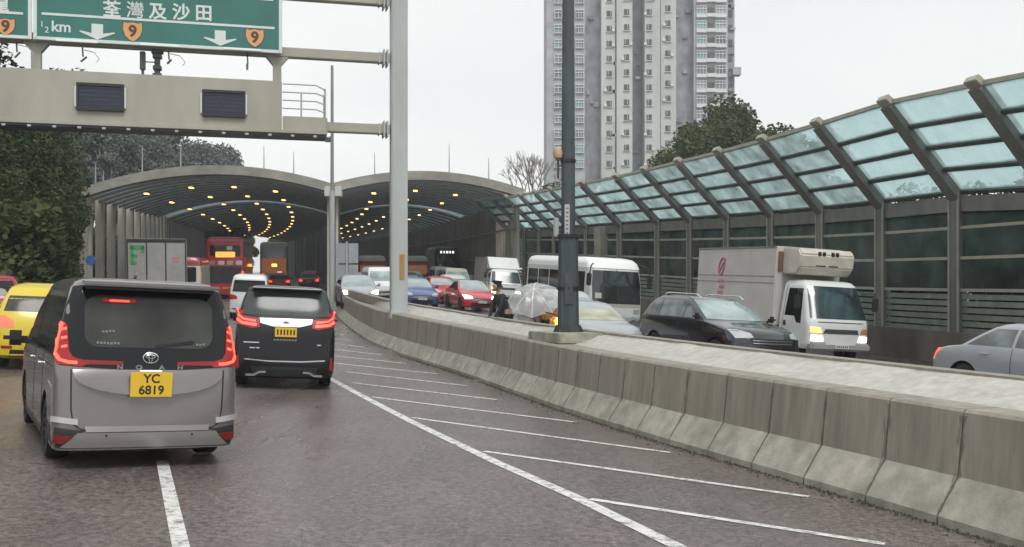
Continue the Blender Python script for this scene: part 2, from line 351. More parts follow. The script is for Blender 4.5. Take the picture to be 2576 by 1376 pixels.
# moss and grit that has gathered along the foot
mb = MB()
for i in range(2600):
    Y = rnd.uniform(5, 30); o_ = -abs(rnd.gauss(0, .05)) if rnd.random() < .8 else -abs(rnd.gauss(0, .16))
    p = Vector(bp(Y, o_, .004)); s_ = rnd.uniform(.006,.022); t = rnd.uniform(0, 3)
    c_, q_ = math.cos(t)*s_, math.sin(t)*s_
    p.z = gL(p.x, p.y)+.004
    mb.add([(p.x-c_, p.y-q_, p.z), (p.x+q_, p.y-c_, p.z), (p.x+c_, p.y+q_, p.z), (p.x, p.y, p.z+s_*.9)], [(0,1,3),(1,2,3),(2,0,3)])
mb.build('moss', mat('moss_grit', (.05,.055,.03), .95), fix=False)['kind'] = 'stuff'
o = bpy.data.objects['moss']; tag(o, 'dark moss and grit gathered along the foot of the concrete median', 'moss')
def at(u, v, Y): return Vector(((u-1288)/FOC*Y, Y, EYE-(v-HOR)/FOC*Y))

# ---------------------------------------------------------------- sign gantry
GREY = mat('gantry_grey_paint', (.40,.42,.41), .45, var=.07, vscale=1.5, stain=.12, stretch=(1,1,.3))
GBEI = mat('gantry_beige_cladding', (.36,.345,.285), .5, var=.05, vscale=1.2, stain=.14, stretch=(1,1,.35))
STEELD = mat('dark_steel', (.06,.065,.065), .5, var=.2)
WHITE = mat('white_reflective', (.62,.66,.64), .4, var=.05, vscale=3)
GX0, GY0 = -3.62, 33.0; rv = Vector((.970,.242,0)); gn = Vector((.242,-.970,0))
def gt(u):                                      # distance along the arm, to the left of the post, for a column of the photograph
    k = (u-1288)/FOC; return (k*GY0-GX0)/(-.970+k*.242)*1.0
def gp(t, z, d=0): return Vector((GX0, GY0, z))-rv*t+gn*d
def gzv(v, t): return EYE-(v-HOR)/FOC*(GY0-.242*t)
gan = thing('sign_gantry', (GX0, GY0, 1.55), 'grey cantilever sign gantry standing on the median with a beige boxed walkway', 'gantry')
def arm(z, t0, t1, w_=.3, h_=.3):
    MB().bar(gp(t0, z), gp(t1, z), w_, h_).build('arm', GBEI, gan, bevel=.02)
    for t, s_ in ((t0+.05, .5), (t0+.16, .5), (t0+.3, .36)):
        MB().bar(gp(t, z), gp(t+.05, z), s_, s_).build('flange', GREY, gan, bevel=.01)
mb = MB(); mb.bar((GX0, GY0, 1.35), (GX0, GY0, 12.8), .52, .52, up=gn); mb.build('post', GREY, gan, bevel=.03)
mb = MB(); mb.bar((GX0, GY0, 1.35), (GX0, GY0, 1.60), .58, .58, up=gn); mb.build('base_plate', GREY, gan, bevel=.02)
MB().bar(gp(-.07, 2.62, .285), gp(-.07, 3.40, .285), .15, .012, up=gn).build('notice_plate', mat('orange_brown_plate', (.33,.19,.05), .5, var=.15), gan)
for z in (7.37, 9.63, 11.45): arm(z, .3, 11.9 if z > 8 else 3.4)
# boxed walkway beam, hollow tray with a thick front skin
tL, tR = 13.2, gt(710); zt, zb = 8.67, 7.12
mb = MB(); mb.bar(gp(tR+.02, (zt+zb)/2, .35), gp(tL, (zt+zb)/2, .35), zt-zb, .05, up=gn)
mb.build('walkway_front_panel', GBEI, gan, bevel=.02)
mb = MB(); mb.bar(gp(tR+.02, (zt+zb)/2, -.55), gp(tL, (zt+zb)/2, -.55), zt-zb, .05, up=gn); mb.build('walkway_back_panel', GBEI, gan)
mb = MB()
for k in range(9): mb.bar(gp(tR+.05+k*1.1, zb+.1, .372), gp(tR+.05+k*1.1, zt-.1, .372), .012, .006, up=gn)
mb.build('panel_seam', mat('seam_dark', (.2,.19,.16), .7), gan)
MB().bar(gp(gt(820), 7.05, -.1), gp(tL, 7.05, -.1), .98, .07).build('walkway_floor', STEELD, gan)
mb = MB(); mb.bar(gp(gt(820), 7.12, .41), gp(tL, 7.12, .41), .1, .1); mb.build('lower_lip', GBEI, gan, bevel=.01)
for k in range(16): MB().bar(gp(2.6+k*.68, 7.0, .43), gp(2.6+k*.68+.1, 7.0, .43), .06, .06).build('bracket', GREY, gan)
MB().bar(gp(gt(820), 7.36, .35), gp(tR-.0, 7.36, .35), .5, .05, up=gn).build('end_tray', GBEI, gan, bevel=.02)
MB().bar(gp(gt(820), 7.36, .36), gp(gt(820), 7.36, -.55), .5, .05, up=rv).build('end_tray', GBEI, gan, bevel=.02)
rail = MB(); tE = gt(818)
for z in (7.85, 8.1, 8.35, 8.6):
    c = .12 if z > 8.5 else 0
    rail.tube([gp(tR, z, .33), gp(tE+.3, z, .33), gp(tE+.06, z-.08-c*.3, .33), gp(tE, z-.1-c, .2), gp(tE, z-.1-c, -.5)], .022, 6)
for t, d in ((tE+.02,.33),(tE+.75,.33),(tE,-.5)): rail.tube([gp(t, 7.6, d), gp(t, 8.5 if t != tE+.75 else 8.34, d)], .028, 6)
rail.build('guard_rail', GREY, gan, smooth=True)
for u in (92, 697):
    t = gt(u); mb = MB(); mb.bar(gp(t, 8.6), gp(t, 9.6), .26, .26, up=gn, )
    mb.prism([(-.36,9.5),(.36,9.5),(.13,9.22),(-.13,9.22)], lambda a, b_, d, t=t: gp(t+a, b_, .13-d), .26)
    mb.build('hanger', GBEI, gan)
t = gt(396); mb = MB(); mb.bar(gp(t, 8.6), gp(t, 9.6), .16, .16, up=gn)
for z, w_ in ((9.45,.34),(9.3,.26),(8.95,.24),(8.72,.26)): mb.bar(gp(t-w_/2, z), gp(t+w_/2, z), .3, .1)
mb.build('hanger', STEELD, gan)
def gadget(name, label, u, v0, v1, wd, lean=0, m=STEELD, arm_=True):
    t = gt(u); z0, z1 = gzv(v0, t), gzv(v1, t)
    g_ = thing(name, gp(t, z0, .2), label, 'floodlight' if name == 'floodlight' else 'camera')
    mb = MB(); mb.tube([gp(t, z0+.12, .2), gp(t-.02, (z0+z1)/2, .2)], .025, 6); mb.build('bracket', m, g_)
    mb = MB(); mb.bar(gp(t-lean, (z0*.5+z1*.5), .2), gp(t+lean*.3, z1, .25), wd, wd*.7); mb.build('housing', m, g_, bevel=.01)
    if arm_: mb = MB(); mb.tube([gp(t-.05, z0+.03, .25), gp(t-.35, z0-.05, .35), gp(t-.5, z0-.25, .4), gp(t-.42, z0-.35, .42)], .014, 5); mb.build('cable', GREY, g_)
gadget('floodlight', 'small floodlight hooked under the left green sign, leftmost of the row', 45, 120, 150, .08, .1)
gadget('floodlight', 'small floodlight hanging under the green sign below the first white arrow', 210, 133, 160, .08, .12)
gadget('floodlight', 'small floodlight just right of the dark central hanger', 425, 142, 165, .08, .08)
gadget('floodlight', 'thin twin rod floodlight bracket hanging under the right orange route shield', 622, 148, 180, .07, .0, arm_=False)
cm_ = thing('detector_camera', gp(gt(360), 8.7, .1), 'dark boxy detector camera on a stem left of the central hanger above the beam', 'camera')
t = gt(360); MB().bar(gp(t, 9.4, .1), gp(t, 8.85, .1), .16, .16, up=gn).build('housing', STEELD, cm_, bevel=.02); MB().tube([gp(t, 8.9, .1), gp(t, 8.6, .1)], .04, 6).build('stem', STEELD, cm_)
MB().bar(gp(t, 9.1, .1), gp(t-.4, 9.1, .1), .03, .03).build('bracket', STEELD, cm_)

# the two lane-use displays on the walkway front
LED = mat('dark_blue_display', (.018,.022,.045), .25, var=.2, vscale=8); BLK = mat('black_frame', (.015,.015,.017), .4)
for (u0, u1, v0, v1), lab in (((201,314,221,282), 'dark blank lane display on the gantry beam, the left and larger one'), ((513,615,238,297), 'dark blank lane display on the gantry beam beneath the right arrow')):
    t0, t1 = gt(u0), gt(u1); tm = (t0+t1)/2; z1, z0 = gzv(v0, tm), gzv(v1, tm); zm = (z0+z1)/2; W_ = t0-t1
    dd = thing('lane_display', gp(tm, zm, .4), lab, 'display')
    MB().bar(gp(t0, zm, .40), gp(t1, zm, .40), z1-z0, .06, up=gn).build('screen', LED, dd)
    mb = MB()
    for z in (z0, z1): mb.bar(gp(t0+.03, z, .43), gp(t1-.03, z, .43), .08, .12, up=gn)
    for t in (t0, t1): mb.bar(gp(t, z0, .43), gp(t, z1, .43), .06, .11, up=gn)
    mb.build('frame', BLK, dd)
    mb = MB()
    for t in (t0+.06, t1-.06):
        mb.bar(gp(t, z0+.06, .42), gp(t, z1-.05, .42), .05, .04, up=gn)
    mb.build('hinge_strip', WHITE, dd)
    mb = MB()
    for k in range(5):
        z = z0+(z1-z0)*(k+1)/6; mb.bar(gp(t0-.1, z, .434), gp(t1+.1, z, .434), .012, .01, up=gn)
    mb.build('louvre', BLK, dd)

# green direction signs
GREEN = mat('sign_green_sheeting', (.030,.165,.135), .4, var=.10, vscale=.6, stain=.12)
ORNG = mat('shield_orange', (.62,.33,.13), .4, var=.05); BRWN = mat('shield_numeral', (.10,.035,.015), .5)
SF = .36
def sgz(v, u): return gzv(v, gt(u))
def flat(poly, name, m, par, d=.012, lift=0.):
    """thin plate on the sign face from photograph-derived plan (t,z)"""
    mb = MB(); mb.prism(poly, lambda a, b_, q: gp(a, b_, SF+.03+lift+q), d); return mb.build(name, m, par)
def board(u0, u1, vb, ztop, lab, lineL, lineR):
    t0 = gt(u0) if u0 > 0 else gt(u1)+2.6; t1 = gt(u1); zb = sgz(vb, u1)
    s_ = thing('direction_sign', gp((t0+t1)/2, zb, SF), lab, 'road sign')
    flat([(t0,zb),(t1,zb),(t1,ztop),(t0,ztop)], 'board', GREEN, s_, .03, -.03)
    mb = MB()
    bw = .07
    for a, b_, c, d in ((t0,zb,t1,zb),(t0,ztop,t1,ztop)): mb.bar(gp(a, b_, SF+.01), gp(c, d, SF+.01), .07, .10, up=Vector((0,0,1)))
    for t in (t0, t1): mb.bar(gp(t, zb-.05, SF+.01), gp(t, ztop+.05, SF+.01), .10, .07, up=gn)
    mb.build('border', WHITE, s_, bevel=.012)
    return s_, t0, t1, zb
main, t0, t1, zb0 = board(95, 705, 138, 13.3, 'large green direction sign with white Chinese characters, half kilometre text and two down arrows', 0, 0)
zl = sgz(64, 400)
flat([(t0-.18,zl),(t1+.18,zl),(t1+.18,zl+.07),(t0-.18,zl+.07)], 'divider_line', WHITE, main)
FM = lambda u, v, lift=.036: frame(gp(gt(u), sgz(v, u), SF+lift), rv, (0,0,1), gn)
for ch, u, v in (('荃',286,22),('灣',344,24),('及',400,27),('沙',458,29),('田',514,31)):
    text_mesh('chinese_character', ch, .52, FM(u, v+13), WHITE, main, .004, bold=.012 if ch != '灣' else .003)
text_mesh('km_text', 'km', .44, FM(160, 77), WHITE, main, .004, bold=.008)
text_mesh('fraction_text', '1', .25, FM(112, 70), WHITE, main, .004); text_mesh('fraction_text', '2', .25, FM(124, 84), WHITE, main, .004)
def arrow(u0, u1, v0, v1, par):
    a, b_ = gt(u0), gt(u1); m_ = (a+b_)/2; h = sgz(v0, (u0+u1)/2); l = sgz(v1, (u0+u1)/2); k = l+(h-l)*.46
    flat([(m_,l),(b_,k),(b_+.03,k+.03),(m_-.16,k-.03),(m_-.16,h),(m_+.16,h),(m_+.16,k-.03),(a-.03,k+.03),(a,k)], 'arrow', WHITE, par)
arrow(205, 294, 69, 108, main); arrow(514, 596, 85, 123, main)
def shield(u0, u1, v0, v1, par):
    a, b_ = gt(u0), gt(u1); m_ = (a+b_)/2; h = sgz(v0, (u0+u1)/2); l = sgz(v1, (u0+u1)/2); H_ = h-l; W_ = (a-b_)/2
    pl = [(0,0),(.35,.1),(.75,.3),(.97,.6),(.92,1),(.55,.94),(0,1),(-.55,.94),(-.92,1),(-.97,.6),(-.75,.3),(-.35,.1)]
    flat([(m_+x*W_*1.06, l-.02+y*(H_+.04)) for x, y in pl], 'route_shield_edge', BRWN, par, .010)
    flat([(m_+x*W_, l+y*H_) for x, y in pl], 'route_shield', ORNG, par, .018)
    text_mesh('route_number', '9', .46, frame(gp(m_, l+H_*.52, SF+.052), rv, (0,0,1), gn), BRWN, par, .003, bold=.016)
shield(313, 362, 65, 113, main); shield(618, 664, 82, 126, main)
for u0, u1 in ((148,252),(357,455),(563,655)):
    a, b_ = gt(u0), gt(u1); z = sgz(114 if u0 < 200 else (124 if u0 < 500 else 134), (u0+u1)/2)
    MB().bar(gp(a, z, SF+.14), gp(b_, z, SF+.14), .07, .07).build('light_bar', mat('light_bar_white', (.8,.84,.84), .4), main, bevel=.01)
a = gt(666); flat([(gt(644),sgz(10,665)),(gt(687),sgz(10,665)),(gt(687),sgz(-40,665)),(gt(644),sgz(-40,665))], 'exit_panel', WHITE, main)
flat([(gt(657),sgz(3,665)),(gt(674),sgz(3,665)),(gt(674),sgz(-36,665)),(gt(657),sgz(-36,665))], 'exit_panel_mark', mat('sign_red', (.45,.03,.06), .4), main, .02)
left, l0, l1, zbl = board(-999, 82, 103, 13.3, 'green direction sign cut by the left edge of the view with one orange shield', 0, 0)
zl2 = sgz(46, 60); flat([(l0-.18,zl2),(l1+.18,zl2),(l1+.18,zl2+.07),(l0-.18,zl2+.07)], 'divider_line', WHITE, left)
shield(-2, 46, 56, 98, left); text_mesh('chinese_character', '龍', .52, FM(6, 21), WHITE, left, .004, bold=.012)

# ---------------------------------------------------------------- near lamp post on its plinth in the median
LG = mat('lamp_dark_grey', (.052,.068,.076), .5, var=.25, vscale=3, stain=.2, bump=.2, stretch=(1,1,.3))
LX, LY = 1.11, 20.4
PY = LY+.1; pz = 1.25
pl = MB(); c_, s_ = perp(LY)
ang = math.atan2(s_, c_)
plinth = MB().box((LX+.02, LY+.0, pz-.08), (1.1, 1.9, .2), ang).build('lamp_plinth', mat('plinth_concrete', (.34,.33,.26), .8, var=.25, vscale=4, stain=.3, bump=.4), bevel=.02)
tag(plinth, 'low flat concrete plinth under the dark lamp post on the median', 'plinth')
lp = thing('lamp_post', (LX, LY, pz+.03), 'tall dark grey lamp post nearest the camera, with metal bands and a thicker base', 'lamp post')
z5 = at(1430, 590, LY).z
MB().tube([(LX, LY, pz), (LX, LY, z5)], [.215, .19], 8).build('base_section', LG, lp, smooth=True)
MB().tube([(LX, LY, z5), (LX, LY, 12)], [.14, .10], 12).build('shaft', LG, lp, smooth=True)
BBK = mat('band_black', (.012,.014,.016), .5)
for v in (405, 594, 725): z = at(1430, v, LY).z; MB().tube([(LX, LY, z-.03), (LX, LY, z+.03)], (.225 if v > 500 else .155), 12).build('band', BBK, lp, smooth=True)
MB().tube([(LX, LY, pz), (LX, LY, pz+.16)], [.31, .24], 8).build('foot', BBK, lp, smooth=True)
MB().box((LX, LY-.205, (z5+pz)/2-.1), (.16, .03, .62)).build('service_door', LG, lp, bevel=.008)
z = (at(0, 515, LY).z+at(0, 598, LY).z)/2
MB().box((LX-.03, LY-.142, z), (.095, .012, .64)).build('number_plate_strip', mat('pale_plate', (.42,.43,.42), .5, var=.2), lp)
for k, z_ in enumerate(np.arange(z-.24, z+.25, .08)): MB().box((LX-.03, LY-.150, z_), (.05, .004, .03+.01*(k % 2))).build('number_mark', mat('mark_grey', (.14,.14,.14), .6), lp)
MB().box((LX-.24, LY-.02, at(0, 572, LY).z), (.1, .12, .38)).build('control_box', mat('box_pale_grey', (.32,.35,.33), .5, var=.1), lp, bevel=.02)
mb = MB(); q = at(1404, 385, LY); mb.tube([(q.x, LY, q.z-.14), (q.x, LY, q.z-.1), (q.x, LY, q.z), (q.x, LY, q.z+.1)], [.03, .09, .11, .07], 10); mb.build('beacon', mat('dull_amber', (.42,.30,.2), .5, var=.2), lp, smooth=True)
MB().tube([(q.x, LY, q.z-.5), (q.x, LY, q.z-.1)], .025, 6).build('beacon_stem', STEELD, lp)
MB().bar((q.x, LY, q.z-.25), (LX, LY, q.z-.25), .03, .03).build('bracket', STEELD, lp)
mb = MB(); mb.tube([(LX, LY, 11.9), (LX+.7, LY+.2, 12.5), (LX+2, LY+.5, 12.7)], .05, 8); mb.build('lamp_arm', LG, lp, smooth=True)
MB().box((LX+2.3, LY+.55, 12.7), (.8, .3, .14), R(14)).build('luminaire', LG, lp, bevel=.03)

# ---------------------------------------------------------------- tall thin camera pole at the point of the median
cx_, cy_ = -9.92, 57.0
pole = thing('camera_pole', (cx_, cy_, gL(cx_, cy_)), 'very tall thin grey pole with two small cameras between the two tunnel mouths', 'pole')
PG = mat('pole_grey', (.20,.215,.21), .5, var=.1, stretch=(1,1,.2)); PGL = mat('pole_pale', (.36,.37,.36), .5, var=.1, stretch=(1,1,.2))
zs = at(835, 480, cy_).z
MB().tube([(cx_, cy_, gL(cx_,cy_)), (cx_, cy_, zs)], [.15,.15], 10).build('lower_shaft', PGL, pole, smooth=True)
MB().tube([(cx_, cy_, zs), (cx_, cy_, at(0,165,cy_).z)], [.10,.075], 10).build('upper_shaft', PG, pole, smooth=True)
for u in (822, 830):
    q = at(u, 352, cy_); m_ = MB(); m_.bar(q+Vector((0,0,.12)), q-Vector((0,0,.12)), .14, .16); m_.bar(q+Vector((0,0,.14)), (cx_, cy_, q.z+.2), .03, .03); m_.build('camera', STEELD, pole)

# ---------------------------------------------------------------- twin noise enclosures over the road
ROOFM = mat('roof_edge_concrete', (.29,.285,.245), .6, var=.12, vscale=1.2, stain=.25); UNDER = mat('soffit_blue_grey', (.36,.385,.39), .6, var=.2, vscale=.6)
RIBM = mat('rib_dark', (.27,.28,.275), .5, var=.15); COLM = mat('column_beige_grey', (.50,.475,.41), .7, var=.12, vscale=1.5, stain=.25, stretch=(1,1,.3))
WALLM = mat('inner_wall_panel', (.22,.205,.19), .7, var=.25, vscale=.5, stretch=(1,1,.2)); SLAT = mat('slat_brown', (.27,.24,.20), .6, var=.3, vscale=.4)
LAMPM = mat('sodium_lamp', (.9,.6,.3), .5, emit=(1,.56,.18), es=2.2)
def letthrough(m, col, fac):
    t = m.node_tree; b = t.nodes['Principled BSDF']; o_ = t.nodes['Material Output']; tl = t.nodes.new('ShaderNodeBsdfTranslucent'); tl.inputs[0].default_value = (*col, 1)
    ms = t.nodes.new('ShaderNodeMixShader'); ms.inputs[0].default_value = fac; t.links.new(b.outputs[0], ms.inputs[1]); t.links.new(tl.outputs[0], ms.inputs[2]); t.links.new(ms.outputs[0], o_.inputs[0])
letthrough(UNDER, (.82,.88,.90), .40)
ROOFP = mat('roof_sheet_milky', (.30,.31,.30), .6, var=.1); letthrough(ROOFP, (.8,.9,.95), .45)
YM = 64.3
def ptc(Y, off): a = R(8.5)+(Y-YM)/780; return Vector((path_x(Y)+off*math.cos(a), Y+off*math.sin(a), 0))
def spring(Y, side): return ramp(Y)+{-1: 7.25, 0: 7.85, 1: 7.9}[side]
def arch(Y, o0, o1, z0, z1, rise, k, n=16):
    s_ = k/n; p = ptc(Y, o0+(o1-o0)*s_); p.z = ramp(Y)+z0+(z1-z0)*s_+rise*4*s_*(1-s_); return p
def enclosure(lab, o0, o1, z0, z1, rise, rods, seg):
    e = thing('noise_enclosure', ptc(YM, (o0+o1)/2)+Vector((0,0,ramp(YM))), lab, 'road tunnel')
    N = 16; yy = [YM+3.65*i for i in range(41)]
    for nm, m_, dz in (('roof_shell', ROOFP, .32), ('soffit', UNDER, 0)):
        V = []; 
        for Y in yy:
            for k in range(N+1): p = arch(Y, o0, o1, z0, z1, rise, k, N); V.append((p.x, p.y, p.z+dz))
        F = [(j*(N+1)+k, j*(N+1)+k+1, (j+1)*(N+1)+k+1, (j+1)*(N+1)+k) for j in range(len(yy)-1) for k in range(N)]
        MB().add(V, F).build(nm, m_, e, fix=False, smooth=True)
    # fascia: the thick pale lip of the mouth
    mb = MB(); P = [arch(YM, o0-.25, o1+.25, z0-.05, z1-.05, rise, k, 24) for k in range(25)]
    for a, b_ in zip(P, P[1:]): mb.bar(a+Vector((.04,-.3,.14)), b_+Vector((.04,-.3,.14)), .9, .55)
    mb.build('mouth_fascia', ROOFM, e)
    for j in range(56):
        Y = YM+.9+1.9*j if j < 13 else YM+26+3.65*(j-12)
        if Y > 205: break
        P = [arch(Y, o0+.1, o1-.1, z0, z1, rise, k, 14)-Vector((0,0,.16)) for k in range(15)]; mb = MB()
        mb.tube(P, (.10 if j < 13 else .15), 4, cap=False); mb.build('rib', RIBM, e)
    for u, h in rods:
        k_ = (u-1288)/FOC
        for kk in range(0, 33):
            p = arch(YM+.5, o0, o1, z0, z1, rise, kk, 32)
            if p.x/p.y > k_: break
        MB().tube([p+Vector((0,0,.3)), p+Vector((0,0,.3+h))], [.05,.02], 5).build('roof_rod', PGL, e)
    return e
eL = enclosure('left arched noise tunnel over our carriageway with pale fluted columns on its left', -14.6, -.1, 6.85, 7.40, 1.30, [(222,1.6),(243,1.0),(340,1.9),(445,1.9),(648,1.6),(738,1.6)], 0)
eR = enclosure('right arched noise tunnel over the oncoming carriageway with dark slatted side wall', .1, 11.7, 7.40, 7.3, .98, [(940,1.6),(1123,2.0),(1218,1.6)], 1)
def col(Y, off, z0, z1, wd, dp, nm, m_, par, rz=R(8.5)):
    p = ptc(Y, off); MB().box((p.x, p.y, (z0+z1)/2), (wd, dp, z1-z0), rz).build(nm, m_, par, bevel=0)
for j in range(15):
    Y = YM-.2+[0,1.1,4.2,7.4,10.8,13.6,16.2,18.6,20.8,22.9,24.9,26.8,28.6,30.4,32.2][j]
    if j < 15: col(Y, -14.7, ramp(Y)-.2, ramp(Y)+6.95, .5, .36, 'column', COLM, eL)
p = ptc(YM-.4, -14.9); MB().box((p.x-.25, p.y, ramp(YM)+7.0), (.9,.9,1.0), R(8)).build('corner_block', ROOFM, eL, bevel=.08)
def longwall(off, y0, y1, h0, h1, th, nm, m_, par, st=3.65):
    mb = MB(); Y = y0
    while Y < y1:
        a, b_ = ptc(Y, off), ptc(Y+st, off); a.z = ramp(Y)+h0; b_.z = ramp(Y+st)+h0; h = h1-h0
        mb.bar(a+Vector((0,0,h/2)), b_+Vector((0,0,h/2)), th, h); Y += st
    return mb.build(nm, m_, par)
longwall(-14.7, YM+30, 206, .0, 6.9, .35, 'side_wall', mat('pinkish_wall', (.36,.325,.29), .7, var=.12, vscale=.8, stretch=(1,1,.3)), eL)
longwall(-14.9, YM-2, YM+30, .0, 1.3, .3, 'parapet', COLM, eL)
longwall(.0, YM, 206, .0, 7.35, .3, 'divider_wall', WALLM, eL)
longwall(11.8, YM+9, 206, .0, 7.25, .25, 'side_wall', mat('dark_side_panel', (.085,.08,.078), .6, var=.25, stretch=(1,1,.2)), eR)
for j in range(40):
    Y = YM+.3+2.2*j if j < 30 else YM+66+(j-30)*6
    col(Y, -.22, ramp(Y)-.2, ramp(Y)+7.35, .16, .42, 'divider_slat', COLM if j % 4 == 0 else SLAT, eL)
    col(Y, .3, ramp(Y)-.2, ramp(Y)+7.35, .16, .42, 'divider_slat', COLM if j % 4 == 0 else SLAT, eR)
for j in range(60):
    Y = YM-.6+1.15*j
    col(Y, 11.6, ramp(Y), ramp(Y)+7.3, .2, .2, 'wall_slat', SLAT, eR)
mb = MB()
for z in (1.2, 3.2, 5.2):
    for j in range(20):
        a, b_ = ptc(YM+j*3.6, 11.5), ptc(YM+(j+1)*3.6, 11.5); mb.bar(a+Vector((0,0,ramp(a.y)+z)), b_+Vector((0,0,ramp(b_.y)+z)), .1, .12)
mb.build('wall_rail', SLAT, eR)
for u, par in ((826, eL), (852, eR)):
    q = at(u, 482, YM-.6); MB().box(q, (.42,.5,.62)).build('gutter_box', mat('pale_box', (.5,.51,.49), .5), par, bevel=.03)
# rows of sodium lamps under the arches, each a fitting of its own
lampmb = MB(); lampmb.prism([(-.17,-.07),(.17,-.07),(.12,.06),(-.12,.06)], lambda a, b_, d: (a, d-.2, b_), .40)
ORD = ['first','second','third','fourth','fifth','sixth','seventh','eighth','ninth','tenth','eleventh','twelfth','thirteenth','fourteenth','fifteenth','sixteenth','seventeenth','eighteenth','nineteenth','twentieth']+['twenty '+w_ for w_ in ('first','second','third','fourth','fifth','sixth','seventh','eighth','ninth')]+['thirtieth']
lm0 = None
def lamps(o0, o1, z0, z1, rise, fr, ystart, side):
    global lm0
    for fi, f in enumerate(fr):
        for j in range(14):
            Y = YM+ystart+9.6*j+fi*.9
            if Y > 200: break
            p = arch(Y, o0, o1, z0, z1, rise, f, 1.0); p.z -= .42
            lab = '%s amber lamp from the mouth in the %s row under the %s arch' % (ORD[j], ORD[fi], side)
            if lm0 is None:
                lm0 = thing('tunnel_lamp', p, lab, 'lamp', 'amber lamps under the tunnel arches')
                b_ = lampmb.build('housing', mat('lamp_housing', (.12,.12,.12), .5), lm0, world=False)
                MB().box((0,-.05,-.08), (.26,.34,.08)).build('lens', LAMPM, lm0, world=False)
            else: dup(lm0, p, None, lab)
lamps(-14.6, -.1, 6.85, 7.40, 1.30, (.20,.38,.56,.74), 3.4, 'left')
lamps(.1, 11.7, 7.40, 7.3, .98, (.22,.46,.70), 3.4, 'right')

# back of a road sign just inside the point between the mouths
sb = thing('road_sign', (-9.75, 59.5, gR(-9.7, 59.5)), 'back of a two panel grey road sign at the point between the tunnels', 'road sign')
q0, q1 = at(846, 612, 59.5), at(901, 716, 59.5); BKG = mat('sign_back_grey', (.30,.33,.35), .5, var=.12)
for a, b_ in ((q0.x, (q0.x+q1.x)/2-.07), ((q0.x+q1.x)/2+.07, q1.x)):
    for z1, z0 in ((q0.z, (q0.z+q1.z)/2+.04), ((q0.z+q1.z)/2-.04, q1.z)): MB().box(((a+b_)/2, 59.5, (z0+z1)/2), (b_-a, .05, z1-z0)).build('panel', BKG, sb)
MB().box(((q0.x+q1.x)/2, 59.42, (q0.z+gR(-9.7,59.5))/2), (.1,.1,q0.z-gR(-9.7,59.5)+.2)).build('sign_post', PGL, sb)

# ---------------------------------------------------------------- leaning glass noise barrier on the right
FR = mat('frame_olive_grey', (.165,.165,.15), .55, var=.15, vscale=1.5, stain=.2, stretch=(1,1,.4)); FRL = mat('frame_light_edge', (.33,.315,.26), .5, var=.12)
FRD = mat('purlin_dark', (.06,.068,.062), .5, var=.2)
GLS = sheer('canopy_teal_glass', (.44,.62,.62), (.8,.92,.92), .07, .08, diff=(.48,.63,.63), dfac=.5)
GLW = sheer('wall_green_glass', (.10,.16,.14), (.5,.6,.58), .07, .2, diff=(.11,.165,.145), dfac=.7)
nb = thing('noise_barrier', (13.3, 30.8, gR(13.3,30.8)), 'long noise barrier with teal glass leaning canopy curving toward the right tunnel', 'noise barrier')
def wp(Y):                                      # foot, inward direction
    a = math.atan2(-(wx(Y+1.5)-wx(Y-1.5)), 3); return Vector((wx(Y), Y, 0)), Vector((-math.cos(a), -math.sin(a), 0))
PYs = []; Y = 8.2
while Y < 70: PYs.append(Y); Y += 3.72 if Y < 57 else 1.9
i0 = min(range(len(PYs)), key=lambda i: abs(PYs[i]-30.8)); sh = 30.8-PYs[i0]; PYs = [y+sh for y in PYs if y+sh < 70.2]
def geo(Y):
    f_, inn = wp(Y); h = float(np.interp(Y, [19,26,31,53,67],[4.35,4.85,5.1,5.05,4.75])); g_ = gR(f_.x, Y)
    rise = float(np.interp(Y, [30,66],[2.55,1.85])); bend = f_+Vector((0,0,g_+h)); topp = f_+inn*2.35+Vector((0,0,g_+h+rise)); return f_, g_, bend, topp, inn
